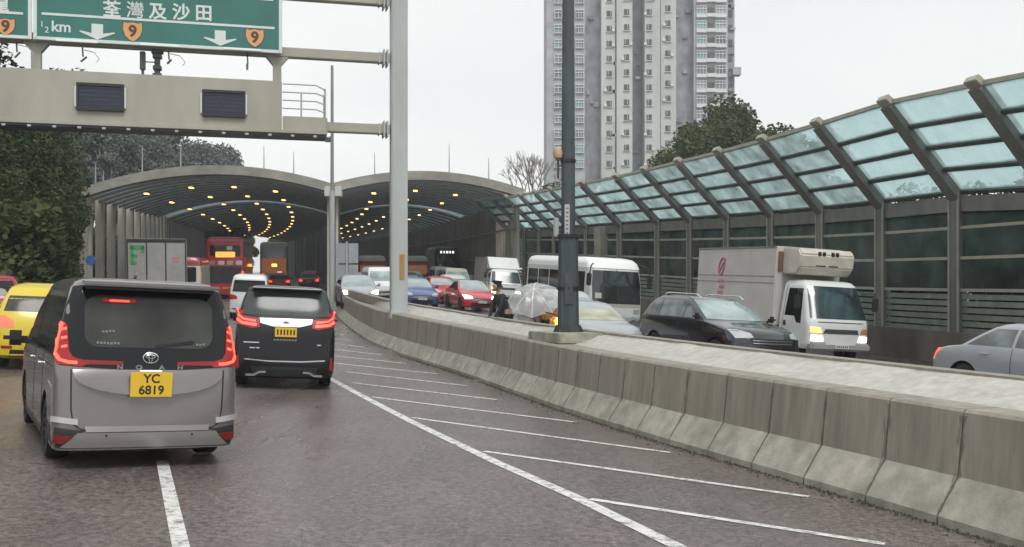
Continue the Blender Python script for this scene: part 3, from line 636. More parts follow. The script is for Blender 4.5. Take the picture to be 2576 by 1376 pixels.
for i, Y in enumerate(PYs):
    f_, g_, bend, topp, inn = geo(Y); al = Vector((-inn.y, inn.x, 0))
    w_ = .40 if Y < 58 else .2
    MB().bar(f_+Vector((0,0,g_+.2)), bend+Vector((0,0,.1)), .3, w_, up=al).build('post', FR, nb)
    mb = MB()
    for s_ in (-1, 1): mb.bar(f_+al*s_*(w_/2+.01)+inn*.17+Vector((0,0,g_+.2)), bend+al*s_*(w_/2+.01)+inn*.17, .05, .05, up=al)
    mb.build('post_flange', FRL, nb)
    MB().bar(bend-Vector((0,0,.15)), topp, w_*1.15, .34).build('rafter', FR, nb)
    MB().bar(topp-Vector((0,0,.05))-inn*.1, topp+inn*.22+Vector((0,0,.18)), w_*1.2, .2).build('rafter_cap', FRL, nb, bevel=.02)
    if i+1 < len(PYs):
        f2, g2, b2, t2, in2 = geo(PYs[i+1])
        MB().quad(bend, b2, t2, topp).build('canopy_glass', GLS, nb, fix=False)
        mb = MB(); nrm = (topp-bend).cross(al).normalized()
        for s_ in (.02, .27, .51, .75): a, b_ = bend.lerp(topp, s_), b2.lerp(t2, s_); mb.bar(a, b_, .16, .13, up=topp-bend)
        mb.build('purlin', FRD, nb)
        MB().bar(topp+Vector((0,0,.06)), t2+Vector((0,0,.06)), .1, .12).build('top_tube', FRL, nb)
        # pieces of the side wall in this bay
        lo, hi = Vector((0,0,g_)), Vector((0,0,g2))
        def lift(k, h, f_=f_, f2=f2, g_=g_, g2=g2): return (f_+Vector((0,0,g_+h))) if k == 0 else (f2+Vector((0,0,g2+h)))
        hb = bend.z-g_; hb2 = b2.z-g2
        MB().bar(lift(0, hb-.32), lift(1, hb2-.32), .2, .46).build('eaves_beam', FR, nb)
        if 56.5 < Y < 58.5:
            mid = lift(0, 2.6).lerp(lift(1, 2.6), .5); MB().bar(mid-al*.4+inn*.2, mid+al*.4+inn*.2, .5, 4.4).build('concrete_pier', mat('pier_concrete', (.34,.32,.255), .8, var=.1, stain=.2), nb)
        if True:
            MB().quad(lift(0, 2.2), lift(1, 2.2), lift(1, hb2-.5), lift(0, hb-.5)).build('wall_glass', GLW, nb, fix=False)
            mb = MB()
            for k in range(6): z = 1.0+k*.2; mb.bar(lift(0, z)+f_*0, lift(1, z), .08, .15, up=(0,0,1))
            mb.build('louvre_panel', mat('louvre_green', (.17,.20,.165), .6, var=.2), nb)
            mb = MB()
            for z in (2.2, 3.15, 4.05): mb.bar(lift(0, z)+inn*.05, lift(1, z)+in2*.05, .1, .09)
            mb.build('rail', FRL, nb)
pp = MB()
for i in range(46):
    a, b_ = 4+i*1.4, 5.4+i*1.4; fa, ia = wp(a); fb, ib = wp(b_)
    pp.bar(fa+ia*.1+Vector((0,0,gR(fa.x,a)+.4)), fb+ib*.1+Vector((0,0,gR(fb.x,b_)+.4)), .4, 1.1)
pp.build('parapet', mat('parapet_brown_concrete', (.16,.135,.11), .8, var=.3, vscale=1, stain=.35, stretch=(1,1,.4)), nb)

# ---------------------------------------------------------------- apartment tower
TY = 200.; k_ = TY/FOC
TW = mat('tower_pale_wall', (.50,.52,.50), .8, var=.07, vscale=.5, stain=.12, stretch=(1,1,.3)); TG = mat('tower_grey_cladding', (.28,.295,.32), .7, var=.28, vscale=.5, stretch=(1,1,.8), stain=.2)
TS = mat('tower_recess_slate', (.19,.22,.235), .7, var=.25, vscale=.5); TL = mat('tower_lilac_side', (.36,.375,.39), .8, var=.2, vscale=.4)
TWN = mat('tower_window_glass', (.17,.21,.24), .2, var=.5, vscale=.25); TWT = mat('tower_teal_glass', (.20,.33,.33), .2, var=.35, vscale=.2); TFR = mat('tower_white_frame', (.62,.64,.63), .6)
TD = mat('tower_small_window', (.07,.07,.075), .3, var=.4, vscale=.4)
tw = thing('apartment_tower', (25, TY+8, ramp(TY)-6), 'very tall pale apartment tower with grey cladding strips rising behind the noise barrier', 'building')
def ux(u): return (u-1288)*k_
Z0, Z1 = 0., 82.
secs = [(1376,1446,2.2,TL),(1446,1474,2.2,TL),(1474,1514,4.0,TG),(1514,1549,1.2,TW),(1549,1552,1.6,TG),(1552,1592,.6,TW),(1592,1623,4.5,TS),(1623,1662,.6,TW),(1662,1664,1.5,TG),(1664,1703,1.0,TW),(1703,1749,3.6,TG),(1749,1836,1.6,TL),(1836,1858,3.6,TG)]
for a, b_, d, m_ in secs:
    xa, xb = ux(a), ux(b_); MB().box(((xa+xb)/2, TY+d+9, (Z0+Z1)/2), (xb-xa-.02, 18, Z1-Z0)).build('wall_bay', m_, tw)
SH = 2.92; zb_ = at(0, 470, TY).z
def floorz(k, v0): return EYE-(v0-HOR)*k_+k*SH
for u, d, v0 in ((1534,1.2,410),(1577,.6,408),(1634,.6,408),(1682,1.0,397)):
    for k in range(0, 13):
        z = floorz(k, v0); x = ux(u); mb = MB()
        mb.box((x, TY+d-.02, z), (1.0,.12,1.15), 0, 0); mb.box((x+rnd.choice((-.2,.2)), TY+d-.1, z+.1), (.07,.06,1.0), 0, 1); mb.box((x, TY+d-.12, z-.68), (1.3,.3,.1), 0, 1)
        if rnd.random() < .45: mb.box((x+rnd.choice((-.75,.8)), TY+d-.2, z-.35), (.55,.4,.45), 0, 1)
        mb.build('window', [TD, TFR], tw, fix=False)
def bay(u0, u1, d, v0, n, nm, m_, sp):
    for k in range(13):
        z = floorz(k, v0); xa, xb = ux(u0), ux(u1); mb = MB()
        mb.box(((xa+xb)/2, TY+d-.1, z), (xb-xa-.1,.3,1.55), 0, 0)
        for j in range(n+1): mb.box((xa+.1+(xb-xa-.2)*j/n, TY+d-.32, z), (.09,.14,1.6), 0, 1)
        for q_ in (-.8, .8, .25): mb.box(((xa+xb)/2, TY+d-.3, z+q_), (xb-xa,.2,.12), 0, 1)
        if sp: mb.box(((xa+xb)/2, TY+d-.35, z-1.2), (xb-xa,.5,.55), 0, 1)
        mb.build(nm, [rnd.choice(m_), TFR], tw, fix=False)
bay(1395, 1416, 2.2, 408, 2, 'bay_window', [TWN, TWN, TWT], False)
bay(1449, 1471, 2.2, 408, 3, 'bay_window', [TWN, TWN, TWT], False)
bay(1755, 1781, 1.6, 362, 3, 'bay_window', [TWN, TWT, TL], True)
bay(1803, 1831, 1.6, 362, 3, 'bay_window', [TWN, TWT, TL], True)
for k in range(13):
    z = floorz(k, 362); mb = MB(); mb.box((ux(1792), TY+1.45, z-.1), (1.2,.2,1.3), 0, 0); mb.box((ux(1792), TY+1.2, z-1.05), (1.7,.7,.7), 0, 1); mb.build('window', [TD, TFR], tw, fix=False)
    MB().box((ux(1847), TY+3.5, z), (.8,.2,1.3)).build('side_window', TD, tw, fix=False)
for i in range(46):
    a, b_, d, m_ = rnd.choice([s_ for s_ in secs if s_[3] in (TG, TS)])
    x = ux(rnd.uniform(a+3, b_-3)) if b_-a > 8 else ux(a); z = rnd.uniform(22, 66)
    MB().box((x, TY+d-.2, z), (rnd.uniform(.5,1.3),.4,rnd.uniform(.4,1.2))).build('air_conditioner', rnd.choice((TFR, TL, TS, TWN)), tw, fix=False)
MB().box((ux(1860), TY+3, floorz(0,172)), (1.6,2,1.5)).build('corner_balcony', TL, tw)

# ---------------------------------------------------------------- trees
LFD = leafmat('leaf_dark', (.010,.020,.008), (.055,.088,.026)); LFM = leafmat('leaf_mid', (.016,.030,.010), (.09,.12,.035)); LFG = leafmat('leaf_mist_grey', (.075,.085,.078), (.18,.20,.175))  # LFG: mist over the far slope is put into the leaf colour
BARK = mat('bark', (.12,.105,.085), .9, var=.3); BARKP = mat('pale_bark', (.26,.25,.23), .9, var=.25, stretch=(1,1,.3))
def tree_mesh(seed, h, rad, crown_lo, nleaf, leaf, lm, bark, clumps=14, tr=.16, limbs=7):
    rg = random.Random(seed); mb = MB()
    bend = [(rg.uniform(-.03,.03)*h*k, rg.uniform(-.03,.03)*h*k) for k in range(5)]
    pts = [(bend[k][0], bend[k][1], h*.85*k/4-.3*(k == 0)) for k in range(5)]
    mb.tube(pts, [tr, tr*.85, tr*.65, tr*.4, tr*.15], 7)
    C_ = []
    for i in range(clumps):
        t = rg.random(); z = h*(crown_lo+(1-crown_lo)*t); rr = rad*(math.sin(math.pi*min(1, .18+.8*t))**.6)*rg.uniform(.35,1)
        a = rg.uniform(0, 6.283); C_.append((rr*math.cos(a)*.8, rr*math.sin(a)*.8, z, rad*rg.uniform(.28,.5)))
    for c in C_[:limbs]:
        z0 = max(h*.15, c[2]-rg.uniform(.8, 2.2)*rad*.6); k = min(3.9, z0/(h*.85)*4); i = int(k); p = Vector(pts[i]).lerp(Vector(pts[i+1]), k-i)
        q = Vector(c[:3]); mb.tube([p, p.lerp(q, .5)+Vector((rg.uniform(-.2,.2),rg.uniform(-.2,.2),-.15)), q], [tr*.45, tr*.3, tr*.1], 5)
    tm = MB(); lv = []; lf = []
    for i in range(nleaf):
        c = C_[rg.randrange(len(C_))]; d = Vector((rg.gauss(0,1), rg.gauss(0,1), rg.gauss(0,.8))); d.normalize(); r_ = c[3]*rg.random()**.42
        p = Vector(c[:3])+d*r_; a = Vector((rg.gauss(0,1), rg.gauss(0,1), rg.gauss(0,.7))).normalized(); b_ = a.orthogonal().normalized()
        b_ = (Matrix.Rotation(rg.uniform(0,6.28), 3, a) @ b_); s_ = leaf*rg.uniform(.6,1.3)
        k = len(lv); lv += [p-a*s_*.5, p+b_*s_*.32, p+a*s_*.6, p-b_*s_*.32]; lf.append((k,k+1,k+2,k+3))
    tm.add(lv, lf); return mb, tm
def tree(name, lab, grp, seed, h, rad, clo, nl, leaf, lm, bark, **kw):
    t = thing(name, (0,0,0), lab, 'tree', grp); a, b_ = tree_mesh(seed, h, rad, clo, nl, leaf, lm, bark, **kw)
    a.build('trunk', bark, t, world=False, smooth=True); b_.build('crown', lm, t, world=False, fix=False); return t
TR = {}
def put(kind, X, Y, s_=1., lab='', z=None, rz=None):
    src, used = TR[kind]
    if z is None: z = hz(X, Y) if X < lx(Y)-1 else gz(X, Y)
    loc = (X, Y, z-.1); rz = rnd.uniform(0, 6.28) if rz is None else rz
    if not used: src.location = loc; src.rotation_euler = (0,0,rz); src['label'] = lab; TR[kind][1] = True; t = src
    else: t = dup(src, loc, (0,0,rz), lab)
    t.scale = (s_, s_, s_*rnd.uniform(.92,1.08)); return t
TR['dense'] = [tree('broadleaf_tree', '', 'trees on the left slope', 3, 10, 3.3, .12, 36000, .20, LFD, BARK, clumps=30), False]
TR['mid'] = [tree('broadleaf_tree', '', 'trees on the left slope', 9, 9, 3.0, .10, 34000, .19, LFM, BARK, clumps=28), False]
TR['shrub'] = [tree('roadside_shrub', '', 'shrubs along the left verge', 5, 3.4, 1.9, .08, 9000, .2, LFM, BARK, clumps=14, tr=.06), False]
TR['thin'] = [tree('pale_trunk_tree', '', 'thin pale trees on the far slope', 12, 15, 2.6, .42, 9000, .28, LFG, BARKP, clumps=16, tr=.17), False]
TR['gum'] = [tree('airy_tree', '', 'airy trees at the skyline', 21, 13, 3.9, .35, 13000, .34, LFG, BARKP, clumps=30, tr=.2, limbs=16), False]
# near wood
near = [('dense',-21.5,41,1.0),('mid',-19.6,45.5,.95),('dense',-25.5,46,1.25),('mid',-23.6,52,1.05),('dense',-22.3,49.5,.9),('dense',-28.5,52,1.3),('mid',-27.6,58,1.2),('dense',-29.5,63,1.2),('mid',-19.0,37,.8),('dense',-23.5,36,1.15),('mid',-33,58,1.3),('mid',-34,68,.8),('mid',-33.2,71,.75),('mid',-34.6,77,.8),('mid',-24.8,57.6,.7),('mid',-39,74,.9)]
for i, (k, X, Y, s_) in enumerate(near):
    if Y < 66: X = min(X, -.435*Y-2.2*s_)
    put(k, X, Y, s_, '%s tree on the left slope, %s' % ('dark dense' if k == 'dense' else 'bushy mid green', ('behind the red car','behind the yellow car roof','tall at the left edge','left of the first tunnel column','behind the blue round sign','high behind others at the left edge','beside the tunnel corner','peeking between tunnel columns','low and nearest the verge','closest at the left frame edge','deep in the wood','behind the first gap of columns','through the second column gap','through the third column gap','small beside the tunnel corner','deepest of the near wood')[i]))
for i, (X, Y, s_) in enumerate([(-18.2,33.5,1.),(-19.8,39,1.1),(-20.6,44,1.),(-21.6,48.5,1.15),(-22.6,53,1.),(-23.6,57,1.1),(-24.6,60.3,.8),(-20,31,1.2),(-26.5,69,1.0),(-27.4,73.5,1.1),(-29,79,1.1)]):
    if Y < 66: X = -.43*Y-1.2*s_
    else: X = path_x(Y)-17.5
    put('shrub', X, Y, s_, 'green verge shrub, %s' % ('above the red car','just above the yellow car','beside the silver van roof','third clump along the verge','fourth clump along the verge','left of the blue round sign','at the foot of the first tunnel column','lowest at the left frame edge','behind the first column gap','behind the second column gap','behind the third column gap')[i])
# far slope
n_ = 0
for u, Y, k, s_ in sorted([(215,96,'thin',1.1),(250,104,'thin',1.0),(285,98,'thin',1.15),(318,110,'thin',1.1),(345,101,'thin',1.0),(372,114,'thin',1.1),(398,106,'thin',1.0),(425,120,'thin',1.05),(232,86,'thin',.9),(190,90,'thin',1.1),(160,84,'thin',1.1),(300,88,'thin',.9),(262,80,'thin',.85),(360,126,'gum',1.3),(330,132,'thin',1.3),(405,136,'gum',1.4),(455,128,'gum',1.15),(485,136,'gum',1.3),(520,142,'gum',1.3),(552,150,'gum',1.3),(585,156,'gum',1.15),(440,142,'thin',1.1),(500,150,'gum',1.35),(540,160,'gum',1.35),(150,100,'thin',1.3),(270,125,'thin',1.4),(230,135,'thin',1.5),(200,118,'thin',1.5),(300,140,'gum',1.6)]):
    X = (u-1288)/FOC*Y; n_ += 1
    put(k, X, Y, s_, '%s on the far slope, %s from the left' % ({'thin':'grey pale trunk tree','gum':'airy open crowned tree','mid':'bushy green tree','dense':'dark green tree'}[k], ORD[n_-1]))
TR['right'] = [tree('green_tree', '', 'trees behind the noise barrier', 31, 11, 3.0, .2, 30000, .24, leafmat('leaf_fresh', (.025,.045,.015), (.10,.14,.045)), BARK, clumps=26), False]
for i, (u, Y, v) in enumerate([(1725,84,352),(1765,90,322),(1800,86,345),(1845,92,296),(1880,88,335),(1935,84,318),(1990,80,335),(1402,96,452),(1690,88,392),(2050,76,345)]):
    X = (u-1288)/FOC*Y; topz = at(u, v, Y).z; base = gz(X, Y)
    put('right', X, Y, (topz-base)/11.2*(.55 if u == 1402 else 1) if u != 1402 else (topz-base)/11.2, 'leafy tree above the glass barrier, %s' % ('leftmost before the tower','under the grey cladding of the tower','below the wide window bay','tallest crown at the tower edge','just right of the tower','small crown well right of the tower','low crown further right','tiny clump right of the lamp post foot','hidden low under the barrier edge','last low crown on the right')[i])
for i, (X, Y) in enumerate([(-70,250),(-62,238),(-55,246),(-49,236),(-44,250),(-38,240),(-78,262),(-58,268)]): put('right', X, Y, 1.15, 'tree beyond the far end of the left tunnel, %s' % ORD[i], z=ramp(Y)-1)
TR['hedge'] = [tree('hedge_tree', '', 'dark trees close behind the barrier wall', 41, 6.2, 2.6, .05, 16000, .24, LFD, BARK, clumps=22), False]
for i in range(13):
    Y = 13+i*4.4; put('hedge', wx(Y)+3.1+rnd.uniform(-.3,.8), Y, rnd.uniform(1.0,1.15), 'dark tree seen through the green glass wall, %s from the right' % ORD[i])
# leafless tree behind the right tunnel
bt = thing('bare_tree', (2.2, 96, gz(2.2, 96)), 'leafless pale tree standing between the right tunnel roof and the tower', 'tree')
mb = MB(); rg = random.Random(4)
def grow(p, d, L, r, dep):
    q = p+d*L; mb.tube([p, p.lerp(q, .5)+Vector((rg.uniform(-.06,.06)*L, 0, 0)), q], [r, r*.85, r*.7], 5, cap=False)
    if dep == 0: return
    for k in range(3 if dep > 1 else 4):
        nd = (d+Vector((rg.gauss(0,.45), rg.gauss(0,.4), rg.uniform(-.05,.5)))).normalized(); grow(q, nd, L*rg.uniform(.62,.85), r*.62, dep-1)
MB().tube([(2.2,96,gz(2.2,96)),(2.1,96,9.5)], [.3,.22], 8).build('trunk', BARKP, bt, smooth=True)
for a in (-.5, .1, .55, -.15): grow(Vector((2.1,96,9.3)), Vector((a, rg.uniform(-.3,.3), 1)).normalized(), 2.1, .11, 4)
mb.build('branches', mat('twig_grey', (.22,.19,.165), .9), bt, fix=False)
# small round blue sign
bs = thing('round_sign', (at(228,655,56).x, 56, gL(-14,56)), 'small round blue road sign on a pole at the foot of the wood', 'road sign')
q = at(228, 655, 56); mb = MB(); mb.tube([q+Vector((0,-.04,0)), q+Vector((0,.04,0))], .27, 20); mb.build('disc', mat('sign_blue', (.06,.16,.42), .4, var=.1), bs)
MB().tube([(q.x, 56.06, gL(-14,56)-.1), (q.x, 56.06, q.z+.2)], .04, 8).build('sign_pole', PGL, bs)
# ---------------------------------------------------------------- vehicles: bodies lofted from horizontal outlines
def paint(name, col, rough=.28, metal=.0, coat=.6, var=.05): return mat('paint_'+name, col, rough, metal, coat=coat, var=var, vscale=2.5, spec=.5)
P_SILVER = paint('taupe_silver', (.20,.180,.182), .24, .5, .8); P_BLACK = mat('paint_black', (.008,.008,.010), .22, coat=.12, spec=.3); P_CHAR = paint('charcoal', (.018,.019,.023), .16, .1, .8)
P_WHITE = paint('white', (.62,.63,.62), .35); P_RED = paint('red', (.46,.022,.04), .3); P_YEL = paint('yellow', (.62,.47,.02), .3); P_BLUE = paint('blue', (.04,.07,.22), .3)
P_GREY = paint('pale_grey', (.34,.36,.39), .3, .3); P_CREAM = paint('cream', (.5,.47,.40), .4); P_LILAC = paint('pale_lilac', (.42,.43,.47), .3, .2); P_DRED = paint('dull_red', (.27,.022,.028), .4)
GLASS = mat('car_glass', (.008,.010,.011), .08, spec=.35); GLASSG = mat('windscreen_glass', (.10,.14,.135), .12, spec=1., var=.5, vscale=1.6, coat=.5); GLASSI = mat('rear_glass_inner', (.040,.042,.038), .18, var=.45, vscale=2.0, spec=.35)
TYRE = mat('tyre_rubber', (.014,.014,.014), .8); RIM = mat('rim_alloy', (.30,.30,.31), .35, .7); TRIM = mat('black_plastic', (.02,.02,.021), .55, var=.2); CHROME = mat('chrome', (.62,.63,.64), .22, .85)
TAIL = mat('tail_lamp_red', (.20,.004,.008), .2, emit=(1,.015,.015), es=.11, coat=.2); TAILB = mat('tail_lamp_lit', (.9,.15,.1), .3, emit=(1,.075,.04), es=.95); REFL = mat('reflector_red', (.26,.015,.02), .25, coat=.4)
HEAD = mat('head_lamp_lit', (1,.95,.85), .2, emit=(1,.86,.62), es=6); HEADO = mat('head_lamp_off', (.45,.47,.48), .15, .3); AMB = mat('amber_lamp_lit', (1,.5,.1), .3, emit=(1,.42,.07), es=2.6)
PLY = mat('plate_yellow', (.72,.46,.03), .4); PLW = mat('plate_white', (.6,.6,.58), .4); PTX = mat('plate_text_black', (.012,.012,.012), .5); GAP = mat('panel_gap_dark', (.02,.02,.02), .8)

class Shell:
    """rows of (z, rear x, front x, half width, rear rounding depth, front rounding depth)"""
    def __init__(s, rows, er=3.2, ef=2.6): s.r = np.array(rows, float); s.er = er; s.ef = ef
    def g(s, z): return [float(np.interp(z, s.r[:,0], s.r[:,k])) for k in range(1, 6)]
    def x(s, face, y, z):
        xr, xf, w_, Rr, Rf = s.g(z); q = min(abs(y)/w_, .999)
        if face == 'rear': return xr+Rr*(1-(1-q**s.er)**(1/s.er))
        return xf-Rf*(1-(1-q**s.ef)**(1/s.ef))
    def y(s, x, z):
        xr, xf, w_, Rr, Rf = s.g(z)
        if x < xr+Rr: q = min(1, (xr+Rr-x)/Rr); return w_*(1-q**s.er)**(1/s.er)
        if x > xf-Rf: q = min(1, (x-xf+Rf)/Rf); return w_*(1-q**s.ef)**(1/s.ef)
        return w_
    def pt(s, face, a, z):
        if face in ('rear', 'front'): return Vector((s.x(face, a, z), a, z))
        return Vector((a, s.y(a, z)*(1 if face == 'left' else -1), z))
    def nrm(s, face, a, z):
        e = .01; u = s.pt(face, a+e, z)-s.pt(face, a-e, z); v = s.pt(face, a, z+e)-s.pt(face, a, z-e); n = u.cross(v)
        if n.length < 1e-9: n = Vector((1,0,0))
        n.normalize(); out = {'rear': Vector((-1,0,.3)), 'front': Vector((1,0,.3)), 'left': Vector((0,1,.1)), 'right': Vector((0,-1,.1))}[face]
        return n if n.dot(out) > 0 else -n
    def ring(s, z, n=15):
        xr, xf, w_, Rr, Rf = s.g(z); P = []
        for i in range(-n, n+1):
            t = i/n*math.pi/2; y = w_*math.copysign(abs(math.sin(t))**(2/s.er), t); P.append((xr+Rr*(1-max(0, math.cos(t))**(2/s.er)), -y, z))
        for k in range(1, 8): P.append((xr+Rr+(xf-Rf-xr-Rr)*k/8, -w_, z))
        for i in range(-n, n+1):
            t = i/n*math.pi/2; y = w_*math.copysign(abs(math.sin(t))**(2/s.ef), t); P.append((xf-Rf*(1-max(0, math.cos(t))**(2/s.ef)), y, z))
        for k in range(1, 8): P.append((xf-Rf-(xf-Rf-xr-Rr)*k/8, w_, z))
        return P
    def body(s, m, par, wheels=None, name='body', bools=True):
        zs = []; rz_ = s.r[:,0]
        for a, b_ in zip(rz_, rz_[1:]):
            k = max(1, int((b_-a)/.07)); zs += [a+(b_-a)*i/k for i in range(k)]
        zs.append(rz_[-1]); mb = MB(); V = []; F = []
        for z in zs: V += s.ring(z)
        n = len(s.ring(zs[0]))
        for j in range(len(zs)-1):
            for i in range(n): F.append((j*n+i, j*n+(i+1)%n, (j+1)*n+(i+1)%n, (j+1)*n+i))
        F += [tuple(range(n)), tuple(range((len(zs)-1)*n, len(zs)*n))]
        mb.add(V, F); o = mb.build(name, [m, GAP], par, world=False, smooth=True)
        if wheels and bools:
            cb = MB()
            for x, wy, r in wheels:
                for sgn in (-1, 1): cb.tube([(x, sgn*(wy-.30), r), (x, sgn*(wy+.25), r)], r+.055, 28)
            co = cb.build('cutter', GAP); bo = o.modifiers.new('b', 'BOOLEAN'); bo.object = co; bo.solver = 'EXACT'; bo.operation = 'DIFFERENCE'
            try: bo.material_mode = 'TRANSFER'
            except Exception: pass
            par_m = o.parent; o.parent = None
            bpy.context.view_layer.update(); me = bpy.data.meshes.new_from_object(o.evaluated_get(bpy.context.evaluated_depsgraph_get()))
            o.modifiers.clear(); o.data = me; o.parent = par_m; bpy.data.objects.remove(co)
            me.set_sharp_from_angle(angle=R(38)); me.name = name
        return o
    def patch(s, face, poly, m, par, name, off=.006, step=.07, offf=None, depth=.02):
        bm = bmesh.new(); f = bm.faces.new([bm.verts.new((a, b_, 0)) for a, b_ in poly])
        A = [p[0] for p in poly]; B = [p[1] for p in poly]
        for ax, lo, hi in ((0, min(A), max(A)), (1, min(B), max(B))):
            k = int((hi-lo)/step)
            for i in range(1, k+1):
                co = [0,0,0]; co[ax] = lo+(hi-lo)*i/(k+1); no = [0,0,0]; no[ax] = 1
                bmesh.ops.bisect_plane(bm, geom=bm.verts[:]+bm.edges[:]+bm.faces[:], plane_co=co, plane_no=no)
        bmesh.ops.remove_doubles(bm, verts=bm.verts, dist=.0004)
        rim = [e for e in bm.edges if len(e.link_faces) == 1]
        ext = bmesh.ops.extrude_edge_only(bm, edges=rim)['geom']; low = {v for v in ext if isinstance(v, bmesh.types.BMVert)}
        for v in bm.verts:
            a, z = v.co.x, v.co.y; p = s.pt(face, a, z); n = s.nrm(face, a, z); o_ = offf(a, z) if offf else off
            v.co = p+n*(o_-depth if v in low else o_)
        me = bpy.data.meshes.new(name); bmesh.ops.recalc_face_normals(bm, faces=bm.faces)
        # outward orientation
        fc = max(bm.faces, key=lambda q: q.calc_area()); out = {'rear': Vector((-1,0,.5)), 'front': Vector((1,0,.5)), 'left': Vector((0,1,0)), 'right': Vector((0,-1,0))}[face]
        if fc.normal.dot(out) < 0: bmesh.ops.reverse_faces(bm, faces=bm.faces)
        for q in bm.faces: q.smooth = True
        bm.to_mesh(me); bm.free(); me.materials.append(m); me.set_sharp_from_angle(angle=R(40))
        o = bpy.data.objects.new(name, me); COL.objects.link(o); o.parent = par; return o
def line_poly(pts, w_):
    L_, R_ = [], []
    for i, p in enumerate(pts):
        a, b_ = pts[max(i-1,0)], pts[min(i+1,len(pts)-1)]; d = math.hypot(b_[0]-a[0], b_[1]-a[1]) or 1; n = (-(b_[1]-a[1])/d*w_/2, (b_[0]-a[0])/d*w_/2)
        L_.append((p[0]+n[0], p[1]+n[1])); R_.append((p[0]-n[0], p[1]-n[1]))
    return L_+R_[::-1]
def rr(x0, x1, z0, z1, r=.05, k=4):
    P = []
    for cx, cz, a0 in ((x1-r, z1-r, 0), (x0+r, z1-r, 90), (x0+r, z0+r, 180), (x1-r, z0+r, 270)):
        for i in range(k+1): a = R(a0+90*i/k); P.append((cx+r*math.cos(a), cz+r*math.sin(a)))
    return P
mir = lambda P: [(-a, b_) for a, b_ in P][::-1]
def wheel(par, x, y, r, wd=.22, detail=True):
    sg = 1 if y > 0 else -1
    mb = MB(); pr = [(r*.62,0),(r*.93,0),(r,-.03),(r,-wd+.03),(r*.93,-wd),(r*.5,-wd)]; n = 32 if detail else 18; V = []
    for k in range(n):
        a = 2*math.pi*k/n
        for q, d in pr: V.append((x+q*math.cos(a), y+sg*d, r+q*math.sin(a)))
    m_ = len(pr); mb.add(V, [(k*m_+i, k*m_+i+1, ((k+1)%n)*m_+i+1, ((k+1)%n)*m_+i) for k in range(n) for i in range(m_-1)])
    wh = mb.build('wheel', TYRE, par, world=False, smooth=True)
    mb = MB(); mb.tube([(x, y-sg*.05, r), (x, y-sg*.015, r)], r*.63, n)
    rimo = mb.build('rim', RIM if detail else TRIM, wh, world=False, smooth=True)
    if detail:
        mb = MB()
        for k in range(10): a = 2*math.pi*(k+.5)/10; mb.bar((x+.12*r*math.cos(a), y-sg*.012, r+.12*r*math.sin(a)), (x+.56*r*math.cos(a), y-sg*.012, r+.56*r*math.sin(a)), .035, .02, up=(0,1,0))
        mb.build('rim_gap', GAP, wh, world=False)
def REAR(x, y, z): return frame((x, y, z), (0,-1,0), (0,0,1), (-1,0,0))
def FRNT(x, y, z): return frame((x, y, z), (0,1,0), (0,0,1), (1,0,0))
def plate(sh, par, z, text, rear=True, w_=.46, h_=.13, m=PLY, y=0, two=None, lift=.03):
    face = 'rear' if rear else 'front'; x = sh.x(face, 0, z); sg = -1 if rear else 1; x += sg*lift
    p = MB().box((x, y, z), (.014, w_, h_)).build('number_plate', m, par, world=False, bevel=.004)
    FN = REAR if rear else FRNT; xx = x+sg*.009
    if two:
        for t, dz in zip(two, (.058,-.056)): text_mesh('plate_characters', t, .122, FN(xx, y, z+dz), PTX, p, .002, world=False, sx=1.0, bold=.002)
    elif text: text_mesh('plate_characters', text, h_*.95, FN(xx, y, z), PTX, p, .002, world=False, sx=.8, bold=.002)
    else:
        mb = MB()
        for k in range(6): mb.box((xx, y-w_*.38+w_*.15*k, z), (.004, w_*.07, h_*.55))
        mb.build('plate_characters', PTX, p, world=False)
    return p
def place(t, X, Y, phi, g, away=True, dz=0):
    """phi: degrees the road runs left of straight ahead; the root stands on the sloping road"""
    e = .6; dx, dy = (g(X+e, Y)-g(X-e, Y))/(2*e), (g(X, Y+e)-g(X, Y-e))/(2*e); up = Vector((-dx, -dy, 1)).normalized()
    f = Vector((-math.sin(R(phi)), math.cos(R(phi)), 0))*(1 if away else -1); f = (f-up*f.dot(up)).normalized(); l = up.cross(f)
    t.rotation_euler = Matrix(((f.x,l.x,up.x),(f.y,l.y,up.y),(f.z,l.z,up.z))).to_euler(); t.location = (X, Y, g(X, Y)+.008+dz)
def dlo(sh, par, zb, zt, mr, mf, pillars, m=GLASS, name='side_window', sides=('left','right'), thick=.07, off=.004):
    zz = [zb+(zt-zb)*i/4 for i in range(5)]
    def lo(z): q = sh.g(z); return q[0]+q[3]*.55+mr
    def hi(z): q = sh.g(z); return q[1]-q[4]*.55-mf
    cuts = [None]+pillars+[None]
    for sd in sides:
        for a, b_ in zip(cuts, cuts[1:]):
            Lp = [(lo(z) if a is None else max(lo(z), a+thick/2), z) for z in zz]; Rp = [(hi(z) if b_ is None else min(hi(z), b_-thick/2), z) for z in zz]
            if all(r_[0]-l_[0] > .06 for l_, r_ in zip(Lp, Rp)): sh.patch(sd, Lp[::-1]+Rp, m, par, name, off, step=.12)
            elif Rp[0][0]-Lp[0][0] > .1:
                P = [(l_, r_) for l_, r_ in zip(Lp, Rp) if r_[0]-l_[0] > .03]
                if len(P) > 1: sh.patch(sd, [p[0] for p in P][::-1]+[p[1] for p in P], m, par, name, off, step=.12)
def mirrors(par, x, y, z, m, s_=1.):
    for sg in (-1, 1):
        o = MB().box((x, sg*(y+.12*s_), z), (.12*s_, .22*s_, .15*s_)).build('mirror', m, par, world=False, bevel=.055*s_)
        MB().bar((x+.02, sg*(y-.03), z-.05), (x, sg*(y+.08), z-.04), .05, .05).build('mirror_arm', m, o, world=False)

